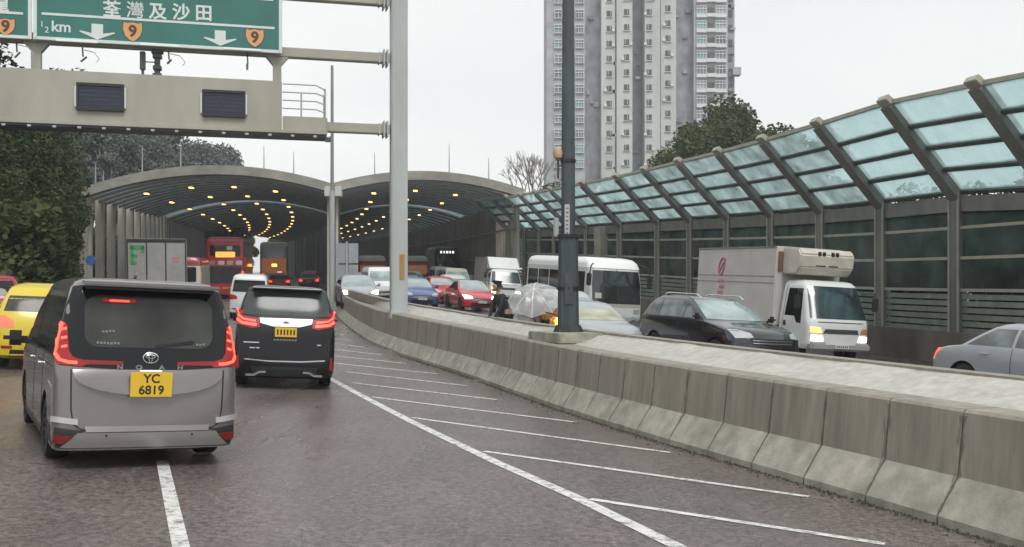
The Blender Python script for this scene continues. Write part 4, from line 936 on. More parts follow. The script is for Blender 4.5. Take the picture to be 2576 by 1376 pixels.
# ---- silver people carrier in front of us (rear view)
def mpv(name, lab, rows, m):
    t = thing(name, (0,0,0), lab, 'car'); sh = Shell(rows, 4.2, 2.8); return t, sh
rowsA = [(.17,-2.18,2.1,.78,.12,.4),(.20,-2.30,2.25,.865,.16,.45),(.34,-2.36,2.32,.885,.20,.5),(.52,-2.345,2.35,.89,.20,.5),(.95,-2.31,2.28,.888,.20,.55),(1.02,-2.29,2.05,.885,.2,.5),(1.12,-2.27,1.75,.875,.2,.5),(1.45,-2.19,1.15,.815,.19,.45),(1.68,-2.125,.6,.765,.18,.4),(1.78,-2.09,.35,.74,.18,.35),(1.835,-2.05,.2,.705,.2,.3),(1.87,-1.97,.0,.64,.25,.3),(1.89,-1.8,-.2,.52,.3,.3),(1.895,-1.5,-.6,.3,.3,.3)]
t, sh = mpv('silver_people_carrier', 'silver grey people carrier directly ahead with glowing red tail lamps and yellow plate', rowsA, P_SILVER)
WA = [(-1.42,.885,.325),(1.43,.885,.325)]
sh.body(P_SILVER, t, WA)
for x, wy, r in WA:
    for sg in (-1, 1): wheel(t, x, sg*(wy-.015), r)
# black glass area of the tailgate
sh.patch('rear', [(-.84,1.02),(-.30,.985),(.30,.985),(.84,1.02),(.815,1.42),(.78,1.60),(.72,1.79),(.60,1.815),(-.60,1.815),(-.72,1.79),(-.78,1.60),(-.815,1.42)], GLASS, t, 'tailgate_glass', .005, .05)
sh.patch('rear', rr(-.62,.62,1.20,1.71,.13), GLASSI, t, 'rear_window', .011, .06)
MB().box((sh.x('rear',0,1.78)-.10, 0, 1.83), (.26, 1.34, .045)).build('roof_spoiler', P_SILVER, t, world=False, bevel=.018)
MB().box((sh.x('rear',0,1.78)-.06, 0, 1.79), (.2, 1.24, .03)).build('spoiler_underside', TRIM, t, world=False, bevel=.01)
MB().box((sh.x('rear',0,1.66)-.03, .30, 1.665), (.02, .20, .022)).build('high_brake_lamp', TAILB, t, world=False, bevel=.008)
MB().box((sh.x('rear',0,1.66)-.024, .30, 1.665), (.012, .32, .04)).build('brake_lamp_glow', TAIL, t, world=False, bevel=.008)
MB().bar((sh.x('rear',-.1,1.23)-.02,-.05,1.22), (sh.x('rear',-.4,1.30)-.03,-.42,1.27), .015, .03).build('rear_wiper', TRIM, t, world=False)
for sg in (1, -1):
    M_ = (lambda P: P) if sg == 1 else mir
    q = sh.patch('rear', M_([(.86,1.03),(.64,1.01),(.56,1.05),(.72,1.10),(.755,1.16),(.77,1.41),(.812,1.435),(.826,1.40),(.860,1.2)]), TAIL, t, 'tail_lamp', .016, .04)
    sh.patch('rear', M_(line_poly([(.800,1.43),(.820,1.39),(.850,1.25),(.868,1.14),(.83,1.07),(.76,1.05),(.68,1.045)], .030)), TAILB, t, 'tail_lamp_strip', .024, .03)
    for k in range(3): sh.patch('rear', M_([(.77,1.362-k*.085),(.815,1.350-k*.085),(.815,1.374-k*.085),(.77,1.386-k*.085)]), TAILB, t, 'tail_lamp_segment', .022, .04)
    sh.patch('rear', M_([(.26,1.03),(.62,1.03),(.62,1.075),(.26,1.065)]), mat('dim_red_bar', (.16,.008,.012), .3, emit=(1,.03,.03), es=.06), t, 'tail_bar', .016, .05)
    # side wrap of the lamp
    sd = 'left' if sg == 1 else 'right'
    sh.patch(sd, [(-2.16,1.10),(-2.02,1.24),(-2.02,1.36),(-2.08,1.40),(-2.12,1.40)], TAIL, t, 'tail_lamp_side', .008, .05)
    # bumper corner recess with reflector
    sh.patch('rear', M_([(.60,.385),(.86,.42),(.872,.24),(.80,.215)]), TRIM, t, 'bumper_recess', .006, .04)
    sh.patch('rear', M_([(.70,.335),(.862,.345),(.862,.27),(.78,.262)]), REFL, t, 'reflector', .014, .04)
    sh.patch('rear', M_([(.66,.50),(.875,.525),(.876,.475),(.66,.445)]), mat('bright_ledge', (.55,.55,.55), .3, .6), t, 'bumper_ledge', .03, .04, depth=.035)
    sh.patch(sd, [(-2.13,.42),(-1.84,.44),(-1.84,.26),(-2.13,.24)], TRIM, t, 'side_recess', .005, .06)
    dlo(sh, t, 1.10, 1.68, .10, .12, [-1.15,-.05,1.0], GLASS, sides=(sd,))
    sh.patch(sd, line_poly([(-1.05,.25),(-1.05,1.08)], .012), GAP, t, 'door_seam', .003); sh.patch(sd, line_poly([(.0,.25),(.0,1.08)], .012), GAP, t, 'door_seam', .003)
    sh.patch(sd, line_poly([(-2.1,1.0),(-1.0,.985),(1.9,.95)], .012), GAP, t, 'waist_seam', .003)
    sh.patch(sd, [(-1.0,.20),(1.0,.20),(1.0,.27),(-1.0,.27)], TRIM, t, 'sill', .012)
    for x in (-.9, .12): sh.patch(sd, rr(x,x+.2,.93,.965,.015), CHROME, t, 'door_handle', .035, .1, depth=.04)
mirrors(t, 1.02, .89, 1.12, TRIM, 1.25)
# tail gate shapes: bright scalloped upper part, crease and seams
sc = [(.72*math.cos(R(a)), .975-.245*math.sin(R(a))**.8 if a not in (0,180) else .975) for a in range(0, 181, 12)]
sh.patch('rear', sc+[(-.72,.983),(.72,.983)], P_SILVER, t, 'tailgate_shelf', .01, .05, offf=lambda a, z: .004+.055*max(0, min(1, (.98-z)/max(.02, .245*max(0, 1-(a/.73)**2)**.45)))*max(0, 1-(a/.75)**2)**.5, depth=.03)
sh.patch('rear', line_poly([(.735,.985),(.725,.60),(.70,.45),(.62,.395),(.3,.385),(-.3,.385),(-.62,.395),(-.70,.45),(-.725,.60),(-.735,.985)], .014), GAP, t, 'tailgate_seam', .003, .05)
sh.patch('rear', [(.66,.365),(-.66,.365),(-.84,.185),(.84,.185)], mat('satin_skid', (.36,.35,.34), .34, .5), t, 'skid_panel', .03, .05, depth=.035)
sh.patch('rear', [(.58,.375),(-.58,.375),(-.60,.43),(.60,.43)], P_SILVER, t, 'bumper_top', .022, .05, offf=lambda a, z: .006+.018*(.43-z)/.055, depth=.03)
for y in (-.42, .40): MB().tube([(sh.x('rear',0,.31)-.032, y, .34), (sh.x('rear',0,.31)-.04, y, .34)], .012, 10).build('sensor', TRIM, t, world=False)
MB().box((-.6,0,.2), (2.9,1.2,.12)).build('underbody', TRIM, t, world=False)
em = MB()
def ring2(cy, cz, a, b_, w_, x, n=24):
    P = [(x, cy+a*math.cos(2*math.pi*k/n), cz+b_*math.sin(2*math.pi*k/n)) for k in range(n+1)]; em.tube(P, w_, 5, cap=False)
xe = sh.x('rear',0,1.10)-.022; ring2(0,1.105,.072,.052,.0065,xe); ring2(0,1.118,.045,.018,.005,xe); ring2(0,1.105,.017,.046,.005,xe)
em.build('emblem', CHROME, t, world=False, smooth=True)
for ch, y in zip('NOAH', (.29,.11,-.11,-.29)): text_mesh('tailgate_lettering', ch, .058, REAR(sh.x('rear',0,1.01)-.014, y, 1.008), RIM, t, .003, world=False, sx=1.3, bold=.003)
plate(sh, t, .845, None, True, .40, .245, two=('YC','6819'), lift=.085)
MB().box((sh.x('rear',0,.985)-.05,0,.978), (.05,.22,.014)).build('plate_lamp', mat('plate_lamp_white', (.9,.9,.85), .3, emit=(1,.95,.85), es=.3), t, world=False, bevel=.01)
for zz, y0, n in ((1.245,.50,7),(1.36,.45,4),(1.245,-.46,3)):
    mb = MB()
    for k in range(n): mb.box((sh.x('rear',0,zz)-.016, y0-.032*k, zz+rnd.uniform(-.004,.004)), (.003,.022,.022))
    mb.build('window_sticker', mat('sticker_and_reflection_grey', (.22,.23,.22), .5), t, world=False)
MB().tube([(-.4,-.1,1.89),(-.55,-.1,1.96)], [.03,.01], 6).build('antenna_fin', P_SILVER, t, world=False)
place(t, -4.80, 12.42, 29.0, gL)

# ---- black people carrier
rowsB = [(.20,-2.28,2.2,.80,.14,.4),(.24,-2.42,2.4,.89,.18,.45),(.40,-2.475,2.45,.92,.22,.5),(.60,-2.46,2.47,.925,.22,.5),(1.02,-2.40,2.36,.92,.22,.55),(1.12,-2.37,2.0,.915,.22,.5),(1.20,-2.34,1.75,.905,.22,.5),(1.50,-2.22,1.2,.85,.21,.45),(1.72,-2.12,.8,.79,.2,.4),(1.83,-2.07,.5,.75,.2,.35),(1.89,-2.0,.25,.69,.22,.3),(1.925,-1.88,-.1,.6,.28,.3),(1.94,-1.6,-.5,.4,.3,.3)]
t, sh = mpv('black_people_carrier', 'glossy black people carrier ahead on the right with wide red lamps and chrome bar', rowsB, P_BLACK)
WB = [(-1.5,.92,.345),(1.5,.92,.345)]; sh.body(P_BLACK, t, WB)
for x, wy, r in WB:
    for sg in (-1, 1): wheel(t, x, sg*(wy-.015), r)
sh.patch('rear', [(-.80,1.38),(.80,1.38),(.78,1.62),(.70,1.84),(-.70,1.84),(-.78,1.62)], mat('rear_glass_teal', (.045,.058,.055), .12, var=.35, vscale=2, spec=.4), t, 'rear_window', .006, .06)
MB().box((sh.x('rear',0,1.85)-.07,0,1.885), (.3,1.32,.045)).build('roof_spoiler', P_BLACK, t, world=False, bevel=.018)
MB().box((sh.x('rear',0,1.85)-.20,0,1.897), (.06,1.28,.03)).build('spoiler_highlight', CHROME, t, world=False, bevel=.01)  # silver highlight along the roof, added as a bright strip
for sg in (1, -1):
    M_ = (lambda P: P) if sg == 1 else mir; sd = 'left' if sg == 1 else 'right'
    sh.patch('rear', M_([(.885,1.50),(.80,1.36),(.50,1.31),(.48,1.15),(.62,1.13),(.91,1.20),(.915,1.46)]), TAIL, t, 'tail_lamp', .018, .04)
    sh.patch('rear', M_(line_poly([(.905,1.48),(.865,1.36),(.78,1.29),(.56,1.26)], .035)), TAILB, t, 'tail_lamp_strip', .026, .03)
    sh.patch('rear', M_(line_poly([(.905,1.30),(.80,1.22),(.54,1.19)], .05)), TAILB, t, 'tail_lamp_strip', .026, .03)
    sh.patch(sd, [(-2.22,1.2),(-2.0,1.3),(-2.05,1.42),(-2.2,1.46)], TAIL, t, 'tail_lamp_side', .008, .05)
    sh.patch('rear', M_([(.90,.34),(.87,.62),(.84,.62),(.82,.40)]), REFL, t, 'reflector', .012, .05)
    sh.patch('rear', M_(line_poly([(.70,.27),(.55,.275),(.46,.33),(.34,.335)], .035)), CHROME, t, 'bumper_chrome', .03, .05, depth=.035)
    dlo(sh, t, 1.2, 1.72, .12, .12, [-1.2,-.05,1.0], GLASS, sides=(sd,))
    sh.patch(sd, line_poly([(-1.1,.25),(-1.1,1.18)], .012), GAP, t, 'door_seam', .003)
    sh.patch(sd, [(-1.1,.24),(1.1,.24),(1.1,.30),(-1.1,.30)], CHROME, t, 'sill', .012)
sh.patch('rear', [(-.49,1.32),(.49,1.32),(.47,1.23),(.25,1.17),(-.25,1.17),(-.47,1.23)], CHROME, t, 'chrome_bar', .022, .05, depth=.03)
em = MB(); xe = sh.x('rear',0,1.25)-.034; ring2(0,1.235,.06,.042,.006,xe); ring2(0,1.245,.036,.015,.005,xe); ring2(0,1.235,.014,.038,.005,xe); em.build('emblem', TRIM, t, world=False)
plate(sh, t, 1.075, None, True, .40, .18)
sh.patch('rear', line_poly([(.74,.56),(.3,.53),(-.3,.53),(-.74,.56)], .022), CHROME, t, 'trim_strip', .016, .05)
sh.patch('rear', line_poly([(.78,1.1),(.80,.75),(.74,.60),(.3,.57),(-.3,.57),(-.74,.60),(-.80,.75),(-.78,1.1)], .012), GAP, t, 'tailgate_seam', .003, .06)
sh.patch('rear', [(.62,.43),(-.62,.43),(-.55,.25),(.55,.25)], TRIM, t, 'bumper_insert', .01, .06)
for y, z, w_ in ((.62,.86,.28),(.60,.76,.1),(.5,.76,.06),(-.62,.84,.07)): sh.patch('rear', [(y-w_/2,z),(y+w_/2,z),(y+w_/2,z+.018),(y-w_/2,z+.018)], CHROME, t, 'badge', .012, .1)
mb = MB()
for k in range(8): mb.box((sh.x('rear',0,.95)-.008, .2-.055*k, .93), (.004,.035,.03))
mb.build('reflection_marks', mat('sticker_and_reflection_grey', (.22,.23,.22), .5), t, world=False)  # ghost of the plate lettering in the paint, drawn as pale marks
mirrors(t, 1.1, .92, 1.2, P_BLACK); place(t, -4.83, 21.75, 13.0, gL)

# ---- generic cars
PROF_ = {
 'hatch': (4.2, [(.20,-1.95,1.95,.76,.15,.4),(.26,-2.06,2.04,.85,.22,.5),(.45,-2.1,2.1,.87,.28,.6),(.70,-2.08,2.06,.875,.3,.65),(.84,-2.05,1.85,.87,.3,.6),(.94,-2.0,1.25,.86,.28,.55),(1.0,-1.97,1.0,.845,.26,.45),(1.25,-1.82,.55,.76,.25,.4),(1.42,-1.62,.2,.68,.25,.35),(1.49,-1.4,0.,.6,.3,.3),(1.53,-1.0,-.25,.45,.3,.3)], .31, 1.3),
 'sedan': (4.6, [(.18,-2.1,2.1,.78,.15,.4),(.24,-2.24,2.2,.86,.25,.5),(.45,-2.3,2.29,.885,.3,.65),(.66,-2.29,2.25,.89,.32,.7),(.80,-2.26,1.95,.885,.35,.7),(.89,-2.2,1.5,.87,.35,.6),(.95,-1.95,1.12,.855,.3,.5),(.99,-1.62,.98,.84,.28,.45),(1.2,-1.25,.52,.76,.25,.4),(1.36,-.95,.15,.67,.25,.35),(1.42,-.78,-.05,.6,.25,.3),(1.455,-.6,-.2,.45,.18,.2)], .32, 1.36),
 'suv': (4.6, [(.24,-2.05,2.0,.78,.15,.35),(.32,-2.2,2.2,.88,.2,.45),(.55,-2.28,2.28,.925,.25,.5),(.80,-2.27,2.26,.93,.28,.55),(.95,-2.24,2.12,.925,.28,.55),(1.03,-2.22,1.75,.915,.28,.5),(1.10,-2.2,1.12,.90,.26,.45),(1.15,-2.17,.98,.885,.25,.42),(1.40,-2.0,.5,.80,.25,.4),(1.56,-1.82,.12,.72,.25,.35),(1.635,-1.65,-.1,.66,.28,.3),(1.67,-1.35,-.35,.55,.3,.3),(1.685,-1.0,-.6,.4,.25,.3)], .36, 1.58),
 'van': (4.3, [(.2,-1.95,1.95,.72,.1,.25),(.26,-2.1,2.08,.80,.14,.3),(.6,-2.13,2.13,.82,.16,.35),(.9,-2.12,2.08,.82,.16,.35),(1.05,-2.1,1.9,.815,.16,.32),(1.2,-2.08,1.7,.80,.16,.3),(1.6,-2.03,1.25,.74,.16,.28),(1.78,-1.98,.95,.70,.16,.25),(1.86,-1.9,.8,.64,.2,.2),(1.9,-1.75,.6,.52,.2,.2)], .3, 1.66)}
PALE = mat('windscreen_pale', (.22,.30,.29), .10, spec=1., var=.45, vscale=1.7, coat=.6)
def car(kind, name, lab, m, X, Y, phi, g, away, lit=True, det=True, plate_m=None, roof=None, rear_dark=False, grp=None, ws=None, taxi=False, sc_=1., headm=None, zs=1.):
    L, rows, wr, zt = PROF_[kind]; rows = [(z, a*sc_, b_*sc_, w_, p, q) for z, a, b_, w_, p, q in rows]
    t = thing(name, (0,0,0), lab, 'van' if kind == 'van' else ('taxi' if taxi else 'car'), grp); sh = Shell(rows, 3.2, 2.5); ww = max(r_[3] for r_ in rows); wb = L*.295*sc_
    WH = [(-wb, ww, wr), (wb, ww, wr)]; sh.body(m, t, WH, bools=det)
    for x, wy, r in WH:
        for sg in (-1, 1):
            if not det: MB().tube([(x, sg*(wy-.1), r), (x, sg*(wy+.004), r)], r+.05, 20).build('wheel_arch', GAP, t, world=False)
            wheel(t, x, sg*(wy+(.006 if not det else -.01)), r, .2, det)
    zb = {'hatch':1.0,'sedan':.985,'suv':1.14,'van':1.14}[kind]; zt2 = zt-.03
    wz = lambda z: sh.g(z)[2]
    # windscreen and rear window
    def wind(face, m_, nm, k=.90, z0=zb+.015, z1=zt2+.03):
        zz = [z0+(z1-z0)*i/4 for i in range(5)]; P = [(wz(z)*k, z) for z in zz]; sh.patch(face, P+[(-a, z) for a, z in P[::-1]], m_, t, nm, .005, .09)
    wind('front', ws or PALE, 'windscreen'); wind('rear', GLASSI if not rear_dark else GLASS, 'rear_window', .88, zb+.03 if kind != 'van' else 1.15)
    dlo(sh, t, zb+.02, zt2, .12, .14, {'hatch':[-1.05,-.15],'sedan':[-.25],'suv':[-1.25,-.1],'van':[-1.1,.1]}[kind], GLASS if not det else mat('side_glass', (.10,.12,.12), .08, spec=.9, var=.7, vscale=2.5))  # detailed cars: reflections put into the glass colour as pale mottling
    if roof: sh2 = Shell([(z, a, b_, w_, p, q) for z, a, b_, w_, p, q in rows if z > zt-.02] or rows[-3:], 3.2, 2.5); o = sh2.body(roof, t, None, 'roof_panel'); o.location.z = .006; o.scale = (1.0,1.01,1.0)
    H = rows[-1][0]
    for sg in (1, -1):
        M_ = (lambda P: P) if sg == 1 else mir; sd = 'left' if sg == 1 else 'right'
        zl = {'hatch':.78,'sedan':.72,'suv':.92,'van':.86}[kind]
        sh.patch('rear', M_([(ww*.60,zl-.02),(ww*.97,zl-.05),(ww*.985,zl+.17),(ww*.80,zl+.17),(ww*.62,zl+.10)]), TAILB if lit else TAIL, t, 'tail_lamp', .010, .06)
        sh.patch('front', M_([(ww*.52,zl-.10),(ww*.90,zl-.13),(ww*.95,zl+.04),(ww*.80,zl+.05),(ww*.55,zl-.01)]), (headm or HEAD) if lit and not away else HEADO, t, 'head_lamp', .010, .06)
        sh.patch('front', M_(rr(ww*.60,ww*.82,.32,.42,.03)), headm or (HEADO if not lit or away else HEAD), t, 'fog_lamp', .008, .07) if det else None
        sh.patch('rear', M_(rr(ww*.62,ww*.86,.38,.43,.015)), REFL, t, 'reflector', .008, .07)
        if det:
            for xx in (-.25, .85): sh.patch(sd, line_poly([(xx,.3),(xx,zb)], .012), GAP, t, 'door_seam', .003, .1)
            for xx in (-.95, .1): sh.patch(sd, rr(xx,xx+.18,zb-.14,zb-.105,.012), CHROME if kind != 'suv' else m, t, 'door_handle', .03, .1, depth=.04)
            sh.patch(sd, [(-.9*sc_,.24),(.9*sc_,.24),(.9*sc_,.32),(-.9*sc_,.32)], TRIM, t, 'sill', .01)
    zg = {'hatch':.62,'sedan':.56,'suv':.74,'van':.6}[kind]
    sh.patch('front', [(-ww*.55,zg-.08),(ww*.55,zg-.08),(ww*.60,zg+.06),(-ww*.60,zg+.06)], TRIM, t, 'grille', .008, .07)
    for k in range(2): sh.patch('front', line_poly([(-ww*.55,zg-.04+.06*k),(ww*.55,zg-.04+.06*k)], .014), CHROME, t, 'grille_bar', .014, .1)
    sh.patch('front', [(-ww*.62,.27),(ww*.62,.27),(ww*.55,.42),(-ww*.55,.42)], TRIM, t, 'lower_intake', .008, .07)
    sh.patch('rear', [(-ww*.7,.24),(ww*.7,.24),(ww*.66,.36),(-ww*.66,.36)], TRIM, t, 'bumper_insert', .008, .07)
    if away: plate(sh, t, {'hatch':.66,'sedan':.66,'suv':.78,'van':.62}[kind], None, True, .42, .11, PLY)
    else: plate(sh, t, .47, None, False, .42, .11, plate_m or PLW)
    mirrors(t, sh.g(zb)[1]-.28, ww-.02, zb+.06, m if not roof else TRIM)
    if det: MB().box((0,0,.24), (3.0,1.1,.1)).build('underbody', TRIM, t, world=False)
    if kind == 'suv': 
        for sg in (-1, 1): MB().tube([(-1.5,sg*.58,1.66),(-1.3,sg*.6,1.72),(.0,sg*.6,1.71),(.2,sg*.58,1.62)], .018, 6).build('roof_rail', CHROME if not away else TRIM, t, world=False)
    if taxi: MB().box((-.1,0,H+.05), (.14,.42,.13)).build('taxi_sign', mat('taxi_sign_white', (.8,.8,.75), .4, emit=(1,.95,.8), es=.3), t, world=False, bevel=.03)
    place(t, X, Y, phi, g, away); t.scale = (1,1,zs); return t, sh
# our side
car('hatch', 'yellow_hatchback', 'bright yellow hatchback at the left, half hidden by the silver people carrier', P_YEL, -10.3, 22.9, 21, gL, True, plate_m=PLY, zs=1.15)
car('suv', 'red_estate_car', 'red tall car cut by the left edge of the view beyond the yellow hatchback', P_DRED, -14.55, 28.9, 22, gL, True, rear_dark=True, zs=1.1)
car('van', 'white_van', 'small white van ahead between the two people carriers with dark rear window', P_WHITE, -11.9, 47.0, 12, gL, True, lit=False, det=False, rear_dark=True)
car('hatch', 'red_taxi', 'red taxi deep in the left tunnel beside the divider wall, nearest there', P_RED, -19.1, 85, 11, gL, True, lit=True, det=False, taxi=True)
car('sedan', 'red_taxi', 'dark red saloon one place beyond the nearest taxi in the left tunnel', P_DRED, -18.5, 94, 12, gL, True, lit=True, det=False)
car('hatch', 'red_taxi', 'farthest small red car close to the divider in the left tunnel', P_RED, -20.9, 107, 13, gL, True, lit=True, det=False)
# oncoming side
car('suv', 'black_suv', 'black off-road style car with pale reflecting windscreen beside the white lorry', P_CHAR, 4.84, 24.7, 22, gR, False, lit=False, ws=PALE)
car('sedan', 'silver_saloon', 'pale silver saloon leaving the view at the right edge, red tail lamp showing', P_GREY, 9.8, 18.6, 21, gR, False, lit=True)
car('hatch', 'white_hatchback', 'small white car low behind the lamp post plinth and left of the black car', P_GREY, 2.0, 27.6, 20, gR, False, lit=False, ws=mat('windscreen_yellowish', (.34,.34,.24), .15, var=.4, vscale=2, spec=.9), sc_=.95, zs=.9)
car('hatch', 'pale_car', 'pale lilac car right of the lamp post with bluish windscreen', P_LILAC, 2.1, 38.2, 20, gR, False, lit=False, det=False)
car('sedan', 'red_taxi', 'red taxi with silver roof and one bright headlamp left of the umbrella', P_RED, -2.1, 51.9, 17, gR, False, lit=True, det=False, roof=P_GREY, taxi=False)
car('sedan', 'red_taxi', 'red taxi between the blue saloon and the silver roofed taxi', P_RED, -4.05, 58.5, 17, gR, False, lit=False, det=False)
car('sedan', 'blue_saloon', 'blue saloon just right of the gantry post in the oncoming queue', P_BLUE, -4.95, 52.0, 16, gR, False, lit=False, det=False)
car('hatch', 'silver_car', 'silver car with dazzling headlamps left of the gantry post', P_GREY, -7.5, 50.0, 15, gR, False, lit=True, det=False)
car('van', 'white_minivan', 'white small van immediately left of the gantry post', P_WHITE, -7.2, 56.2, 15, gR, False, lit=False, det=False)
car('van', 'cream_van', 'cream roofed van behind the blue saloon in the oncoming queue', P_CREAM, -3.9, 68.5, 13, gR, False, lit=False, det=False, roof=P_WHITE)
for i, (X, Y, k, m_) in enumerate([(-7.3,75,'hatch',P_WHITE),(-10.2,66,'hatch',P_GREY),(-12.2,74,'sedan',P_CHAR),(-7.9,62.5,'sedan',P_WHITE),(-1.0,66.5,'sedan',P_GREY),(-.2,72,'hatch',P_BLUE),(-7.0,68.6,'hatch',P_CHAR),(-5.0,74,'van',P_WHITE),(-10.4,81,'hatch',P_WHITE),(-3.2,79,'sedan',P_RED),(-3.6,63.4,'hatch',P_WHITE)]):
    car(k, 'distant_car', ('small white car inside the right tunnel behind the cream van','grey car with lit lamps at the tip of the median','dark saloon nearest the divider in the right tunnel','white saloon seen just behind the gantry post','grey saloon under the right tunnel mouth by the slatted wall','dark blue car behind the white lorry at the slatted wall','charcoal car in the middle of the queue under the right tunnel mouth','white van deep in the queue behind the cream roofed van','white car behind the panel backed road sign','red saloon last in the lane next to the slatted wall','small white car just left of the white light lorry')[i], m_, X, Y, 12, gR, False, lit=True, det=False)

# ---- boxes on wheels: lorries, coaches, buses
def boxbody(par, x0, x1, w_, z0, z1, m, name='body', r=.06): return MB().box(((x0+x1)/2, 0, (z0+z1)/2), (x1-x0, w_, z1-z0)).build(name, m, par, world=False, bevel=r)
def pan(par, face, a0, a1, z0, z1, m, name, at_, th=.02, b=.008):
    """rectangular panel on the flat side at distance at_ from the axis"""
    if face in ('front', 'rear'): o = MB().box((at_, (a0+a1)/2, (z0+z1)/2), (th, abs(a1-a0), z1-z0))
    else: o = MB().box(((a0+a1)/2, at_, (z0+z1)/2), (abs(a1-a0), th, z1-z0))
    return o.build(name, m, par, world=False, bevel=b)
def cabrows(x0, xf, w_, z0, H): return [(z0,x0,xf-.12,w_-.04,.05,.25),(z0+.1,x0,xf,w_,.05,.3),(z0+.55,x0,xf,w_,.05,.3),(z0+.75,x0,xf-.03,w_,.05,.3),(H-.35,x0,xf-.38,w_-.09,.05,.28),(H-.12,x0,xf-.52,w_-.13,.06,.25),(H-.03,x0+.03,xf-.64,w_-.2,.08,.2),(H,x0+.1,xf-.8,w_-.32,.1,.2)]
def lorry(name, lab, X, Y, phi, g, L=6.4, bw=2.05, bh=3.15, ch=2.25, boxm=None, detail=True, deflector=False):
    t = thing(name, (0,0,0), lab, 'lorry'); boxm = boxm or mat('lorry_box_white', (.56,.53,.50), .5, var=.06, vscale=1, stain=.15)
    xf = L/2; bx_ = boxbody(t, -L/2, xf-1.75, bw, .95, bh, boxm, 'cargo_box', .03)
    for z in (.98, bh-.03): pan(t, 'left', -L/2, xf-1.75, z-.03, z+.03, CHROME, 'box_edge', bw/2+.012, .02); pan(t, 'right', -L/2, xf-1.75, z-.03, z+.03, CHROME, 'box_edge', -bw/2-.012, .02)
    sh = Shell(cabrows(xf-1.6, xf, .95, .42, ch), 6, 3.2); sh.body(P_WHITE, t, None, 'cab')
    zt = ch-.16; zb = 1.25
    P = [(sh.g(z)[2]*.93, z) for z in np.linspace(zb, zt, 4)]; sh.patch('front', P+[(-a, z) for a, z in P[::-1]], mat('lorry_windscreen', (.022,.04,.045), .12, var=.6, vscale=2, spec=.9), t, 'windscreen', .006, .1)
    for sd in ('left','right'):
        sh.patch(sd, [(xf-1.35,1.28),(xf-.85,1.28),(xf-.72,1.1),(xf-.50,1.1),(xf-.62,zt-.08),(xf-1.3,zt-.08)], GLASS, t, 'side_window', .006, .1)
        sh.patch(sd, line_poly([(xf-1.42,.55),(xf-1.42,zt)], .015), GAP, t, 'door_seam', .004, .2)
        sh.patch(sd, rr(xf-1.35,xf-1.25,1.0,1.14,.015), TRIM, t, 'door_handle', .02, .2)
    sh.patch('front', [(-.55,.86),(.55,.86),(.50,.98),(-.50,.98)], TRIM, t, 'grille', .008, .1)
    sh.patch('front', line_poly([(-.7,1.16),(.7,1.16)], .02), TRIM, t, 'grille_slot', .006, .1)
    for z in (.89,.94): sh.patch('front', line_poly([(-.5,z),(.5,z)], .015), CHROME, t, 'grille_bar', .014, .1)
    for sg in (1,-1):
        M_ = (lambda P: P) if sg == 1 else mir
        sh.patch('front', M_([(.55,.66),(.86,.66),(.86,.80),(.58,.80)]), HEAD, t, 'head_lamp', .012, .08)
        sh.patch('front', M_(rr(.62,.80,.46,.54,.03)), HEAD, t, 'fog_lamp', .03, .08, depth=.04)
        sh.patch('front', M_([(.60,.88),(.88,.88),(.89,1.02),(.64,1.0)]), AMB if sg == -1 else mat('indicator_off', (.45,.22,.08), .3), t, 'indicator', .014, .08)
        m2 = MB(); m2.tube([(xf-.55,sg*.93,1.95),(xf-.3,sg*1.2,2.0),(xf-.3,sg*1.22,1.5)], .018, 6); ma = m2.build('mirror_arm', TRIM, t, world=False)
        MB().box((xf-.3,sg*1.22,1.68), (.08,.18,.36)).build('mirror', TRIM, ma, world=False, bevel=.02)
    boxbody(t, xf-.3, xf+.04, 1.85, .40, .62, mat('bumper_grey', (.30,.30,.29), .5), 'bumper', .05)
    plate(sh, t, .52, None, False, .42, .11, PLW, lift=.07)
    for x in (-L/2+1.3, xf-.95):
        for sg in (-1,1): wheel(t, x, sg*(.93 if x > 0 else 1.0), .39, .25, detail)
    boxbody(t, -L/2+.1, xf-.4, .8, .55, .95, TRIM, 'chassis', .02)
    if deflector:
        sh3 = MB(); sh3.prism([(xf-1.75,bh-.02),(xf-1.65,bh-.02),(xf-.7,ch+.02),(xf-.75,ch-.02),(xf-1.75,ch-.02)], lambda a, b_, d: (a, -.9+d, b_), 1.8); sh3.build('wind_deflector', P_WHITE, t, world=False, bevel=.04)
    place(t, X, Y, phi, g, False); return t, sh, bx_
t, sh, _ = lorry('refrigerated_lorry', 'white refrigerated box lorry with cooling unit over the cab and red side logo', 7.86, 30.9, 17, gR, L=6.5, bw=2.1, bh=3.2, ch=2.28)
xf = 3.25
fr = MB(); fr.prism([(xf-1.74,2.42),(xf-1.74,3.18),(xf-.95,3.14),(xf-.82,2.98),(xf-.86,2.62),(xf-1.05,2.42)], lambda a, b_, d: (a, -.86+d, b_), 1.72)
ru = fr.build('cooling_unit', mat('cooling_unit_cream', (.50,.47,.40), .5, var=.12), t, world=False, bevel=.04)
for y in (-.28,-.14,.14,.28): MB().box((xf-.845, y+.02, 3.0), (.03,.09,.13)).build('vent', BLK, ru, world=False)
for y in (-.2,.2): MB().box((xf-.86, y, 2.78), (.03,.22,.05)).build('slot', BLK, ru, world=False); MB().box((xf-.86, y, 2.68), (.03,.3,.03)).build('slot', BLK, ru, world=False)
pan(t, 'front', -1.0, -.88, 2.5, 3.05, mat('rust_brown_box', (.16,.08,.05), .6), 'side_grille', xf-1.72, .05)
LOGO = mat('logo_red', (.48,.16,.19), .5); ml = MB()
n = 20
for k in range(n):
    a, b_ = 2*math.pi*k/n, 2*math.pi*(k+1)/n; f_ = lambda q: (-1.62+.17*math.cos(q)+.08*math.sin(q), -1.064, 2.62+.27*math.sin(q)); ml.bar(f_(a), f_(b_), .02, .05, up=(0,1,0))
